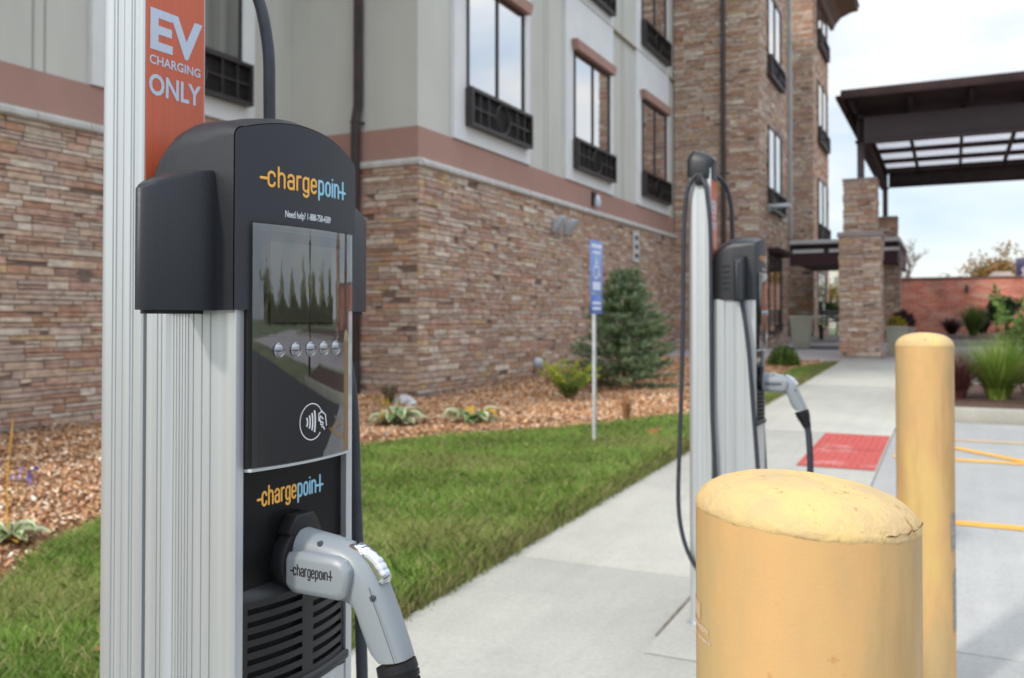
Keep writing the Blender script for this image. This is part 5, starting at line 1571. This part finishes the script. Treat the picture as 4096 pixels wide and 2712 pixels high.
lp = root("street_lamp", (9.5, 11.5, gz(11.5)), "tall brown lamp pole in the planting island, right of the picture", "street lamp")
m_ = MB(); m_.tube([(9.5, 11.5, .2), (9.5, 11.5, 6.5)], [.09, .06], 12); m_.build("pole", mSteel, lp)
m_ = MB(); m_.box(9.2, 9.8, 11.1, 11.9, 6.5, 6.62); m_.build("lamp_head", mSteel, lp, bevel=.02)

# rock and fallen leaf
rr = random.Random(9)
m_ = MB(); rings = []
for i in range(6):
    f = i / 5; rings.append([(-5.82 + .17 * (1 - f ** 2 * .75) * cos(a) * rr.uniform(.85, 1.1), 8.93 + .11 * (1 - f ** 2 * .75) * sin(a) * rr.uniform(.85, 1.1), gz(8.93) + .02 + .125 * f + rr.uniform(-.006, .006)) for a in [2 * pi * k / 11 for k in range(11)]])
m_.loft(rings, smooth=False); tag(m_.build("rock", M("pale_rock", (0.55, 0.57, 0.60), 0.8, var=.15, vscale=9, bs=.5, bscale=30), org=(-5.82, 8.93, gz(8.93))), "pale grey rock lying on the mulch at the wall corner", "rock")
m_ = MB(); pts = []
lx0, ly0, lz0 = -2.384, 7.70, gz(7.7) + .07
for k in range(14):
    a = 2 * pi * k / 14; r = .085 if k % 2 == 0 else .042
    pts.append((lx0 + r * cos(a), ly0 + r * sin(a) * .6, lz0 + r * .5 * sin(a) + rr.uniform(-.012, .012)))
m_.add(pts + [(lx0, ly0, lz0 + .01)], [(k, (k + 1) % 14, 14) for k in range(14)], (0.45, 0.17, 0.07))
tag(m_.build("fallen_leaf", mLeaf, org=(lx0, ly0, lz0)), "dry orange leaf lying on the lawn left of the far station", "leaf")
m_ = MB(); lx0, ly0, lz0 = -2.62, 2.18, gz(2.18) + .07; pts = []
for k in range(12):
    a = 2 * pi * k / 12; r = .06 if k % 2 == 0 else .032
    pts.append((lx0 + r * cos(a), ly0 + r * sin(a), lz0 + rr.uniform(-.012, .012)))
m_.add(pts + [(lx0, ly0, lz0 + .01)], [(k, (k + 1) % 12, 12) for k in range(12)], (0.30, 0.15, 0.07))
tag(m_.build("fallen_leaf", mLeaf, org=(lx0, ly0, lz0)), "small brown leaf in the grass at the lower left corner", "leaf")
# planters, bench
mPl = M("beige_planter", (0.36, 0.36, 0.29), 0.7, var=.06, vscale=4)
def planter(x, y, wb, wt, h, label, rot=0):
    z0 = gz(y); p = root("planter", (x, y, z0), label, "planter", "beige planters at the hotel entrance")
    m_ = MB()
    def sq(w_, z): return [(x - w_ / 2, y - w_ / 2, z), (x + w_ / 2, y - w_ / 2, z), (x + w_ / 2, y + w_ / 2, z), (x - w_ / 2, y + w_ / 2, z)]
    m_.loft([sq(wb, z0), sq(wt * .96, z0 + h * .9), sq(wt + .03, z0 + h * .9), sq(wt + .03, z0 + h), sq(wt - .05, z0 + h), sq(wt - .07, z0 + h - .06)], smooth=False)
    m_.build("pot", mPl, p); m_ = MB(); w_ = wt / 2 - .03; m_.box(x - w_, x + w_, y - w_, y + w_, z0 + h - .09, z0 + h - .05); m_.build("soil", mDark, p)
    return p
planter(-3.30, 22.75, .34, .50, .80, "tall tapered beige planter by the tower's far corner")
planter(-1.05, 20.6, .30, .40, .62, "beige planter with yellow flowers right of the front pillar")
planter(-0.98, 21.9, .36, .46, .55, "low beige planter with purple leaves behind the flowering one")
def clump(x, y, z, r, pal, n, leaf, name, label, seed, cat="plant"):
    rr = random.Random(seed); m_ = MB()
    for i in range(n):
        d = rv(rr); d.z = abs(d.z); p = Vector((x, y, z)) + Vector((d.x * .8, d.y * .8, d.z)) * r * rr.uniform(.4, 1)
        leafquad(m_, p, rv(rr), rv(rr), leaf * rr.uniform(.6, 1.2), leaf * .5, vary(rr.choice(pal), rr))
    m_.tube([(x, y, z - .05), (x, y, z + r * .5)], .01, 5, col=(0.1, 0.08, 0.04))
    return tag(m_.build(name, mLeaf, org=(x, y, z)), label, cat)
clump(-1.05, 20.6, gz(20.6) + .6, .24, [(0.48, 0.34, 0.03), (0.55, 0.42, 0.04), (0.12, 0.14, 0.03)], 900, .06, "yellow_flowers", "mound of yellow flowers in the planter beside the front pillar", 91)
clump(-0.98, 21.9, gz(21.9) + .6, .34, [(0.035, 0.02, 0.025), (0.06, 0.03, 0.04)], 900, .09, "purple_plant", "dark purple leafy plant rising from the rear planter", 92)
clump(-2.68, 16.4, gz(16.4) + .04, .37, [(0.06, 0.11, 0.02), (0.12, 0.19, 0.035), (0.17, 0.25, 0.05)], 2600, .06, "clipped_shrub", "round dark green clipped shrub at the far tip of the lawn", 93, "shrub")
bn = root("bench", (-3.0, 27.5, gz(27.5)), "dark slatted bench under the entrance canopy", "bench")
z0 = gz(27.5)
m_ = MB()
for k in range(5): m_.box(-3.5, -2.2, 27.2 + k * .09, 27.27 + k * .09, z0 + .42, z0 + .45)
m_.build("seat", mSteel, bn)
m_ = MB()
for k in range(4): m_.box(-3.5, -2.2, 27.66, 27.69, z0 + .5 + k * .1, z0 + .57 + k * .1)
m_.build("backrest", M("grey_slats", (0.25, 0.24, 0.24), 0.6), bn)
for x in (-3.45, -2.3):
    m_ = MB(); m_.box(x, x + .05, 27.22, 27.26, z0, z0 + .42); m_.box(x, x + .05, 27.62, 27.66, z0, z0 + .9); m_.box(x, x + .05, 27.26, 27.62, z0 + .38, z0 + .415); m_.build("leg", mSteel, bn)
m_ = MB(); ground_quad(m_, -3.6, -2.4, 22.3, 24.0, .006); tag(m_.build("door_mat", M("dark_mat", (0.06, 0.07, 0.09), .9), org=(0, 0, 0)), "dark blue grey mat on the paving in front of the tall planter", "mat")
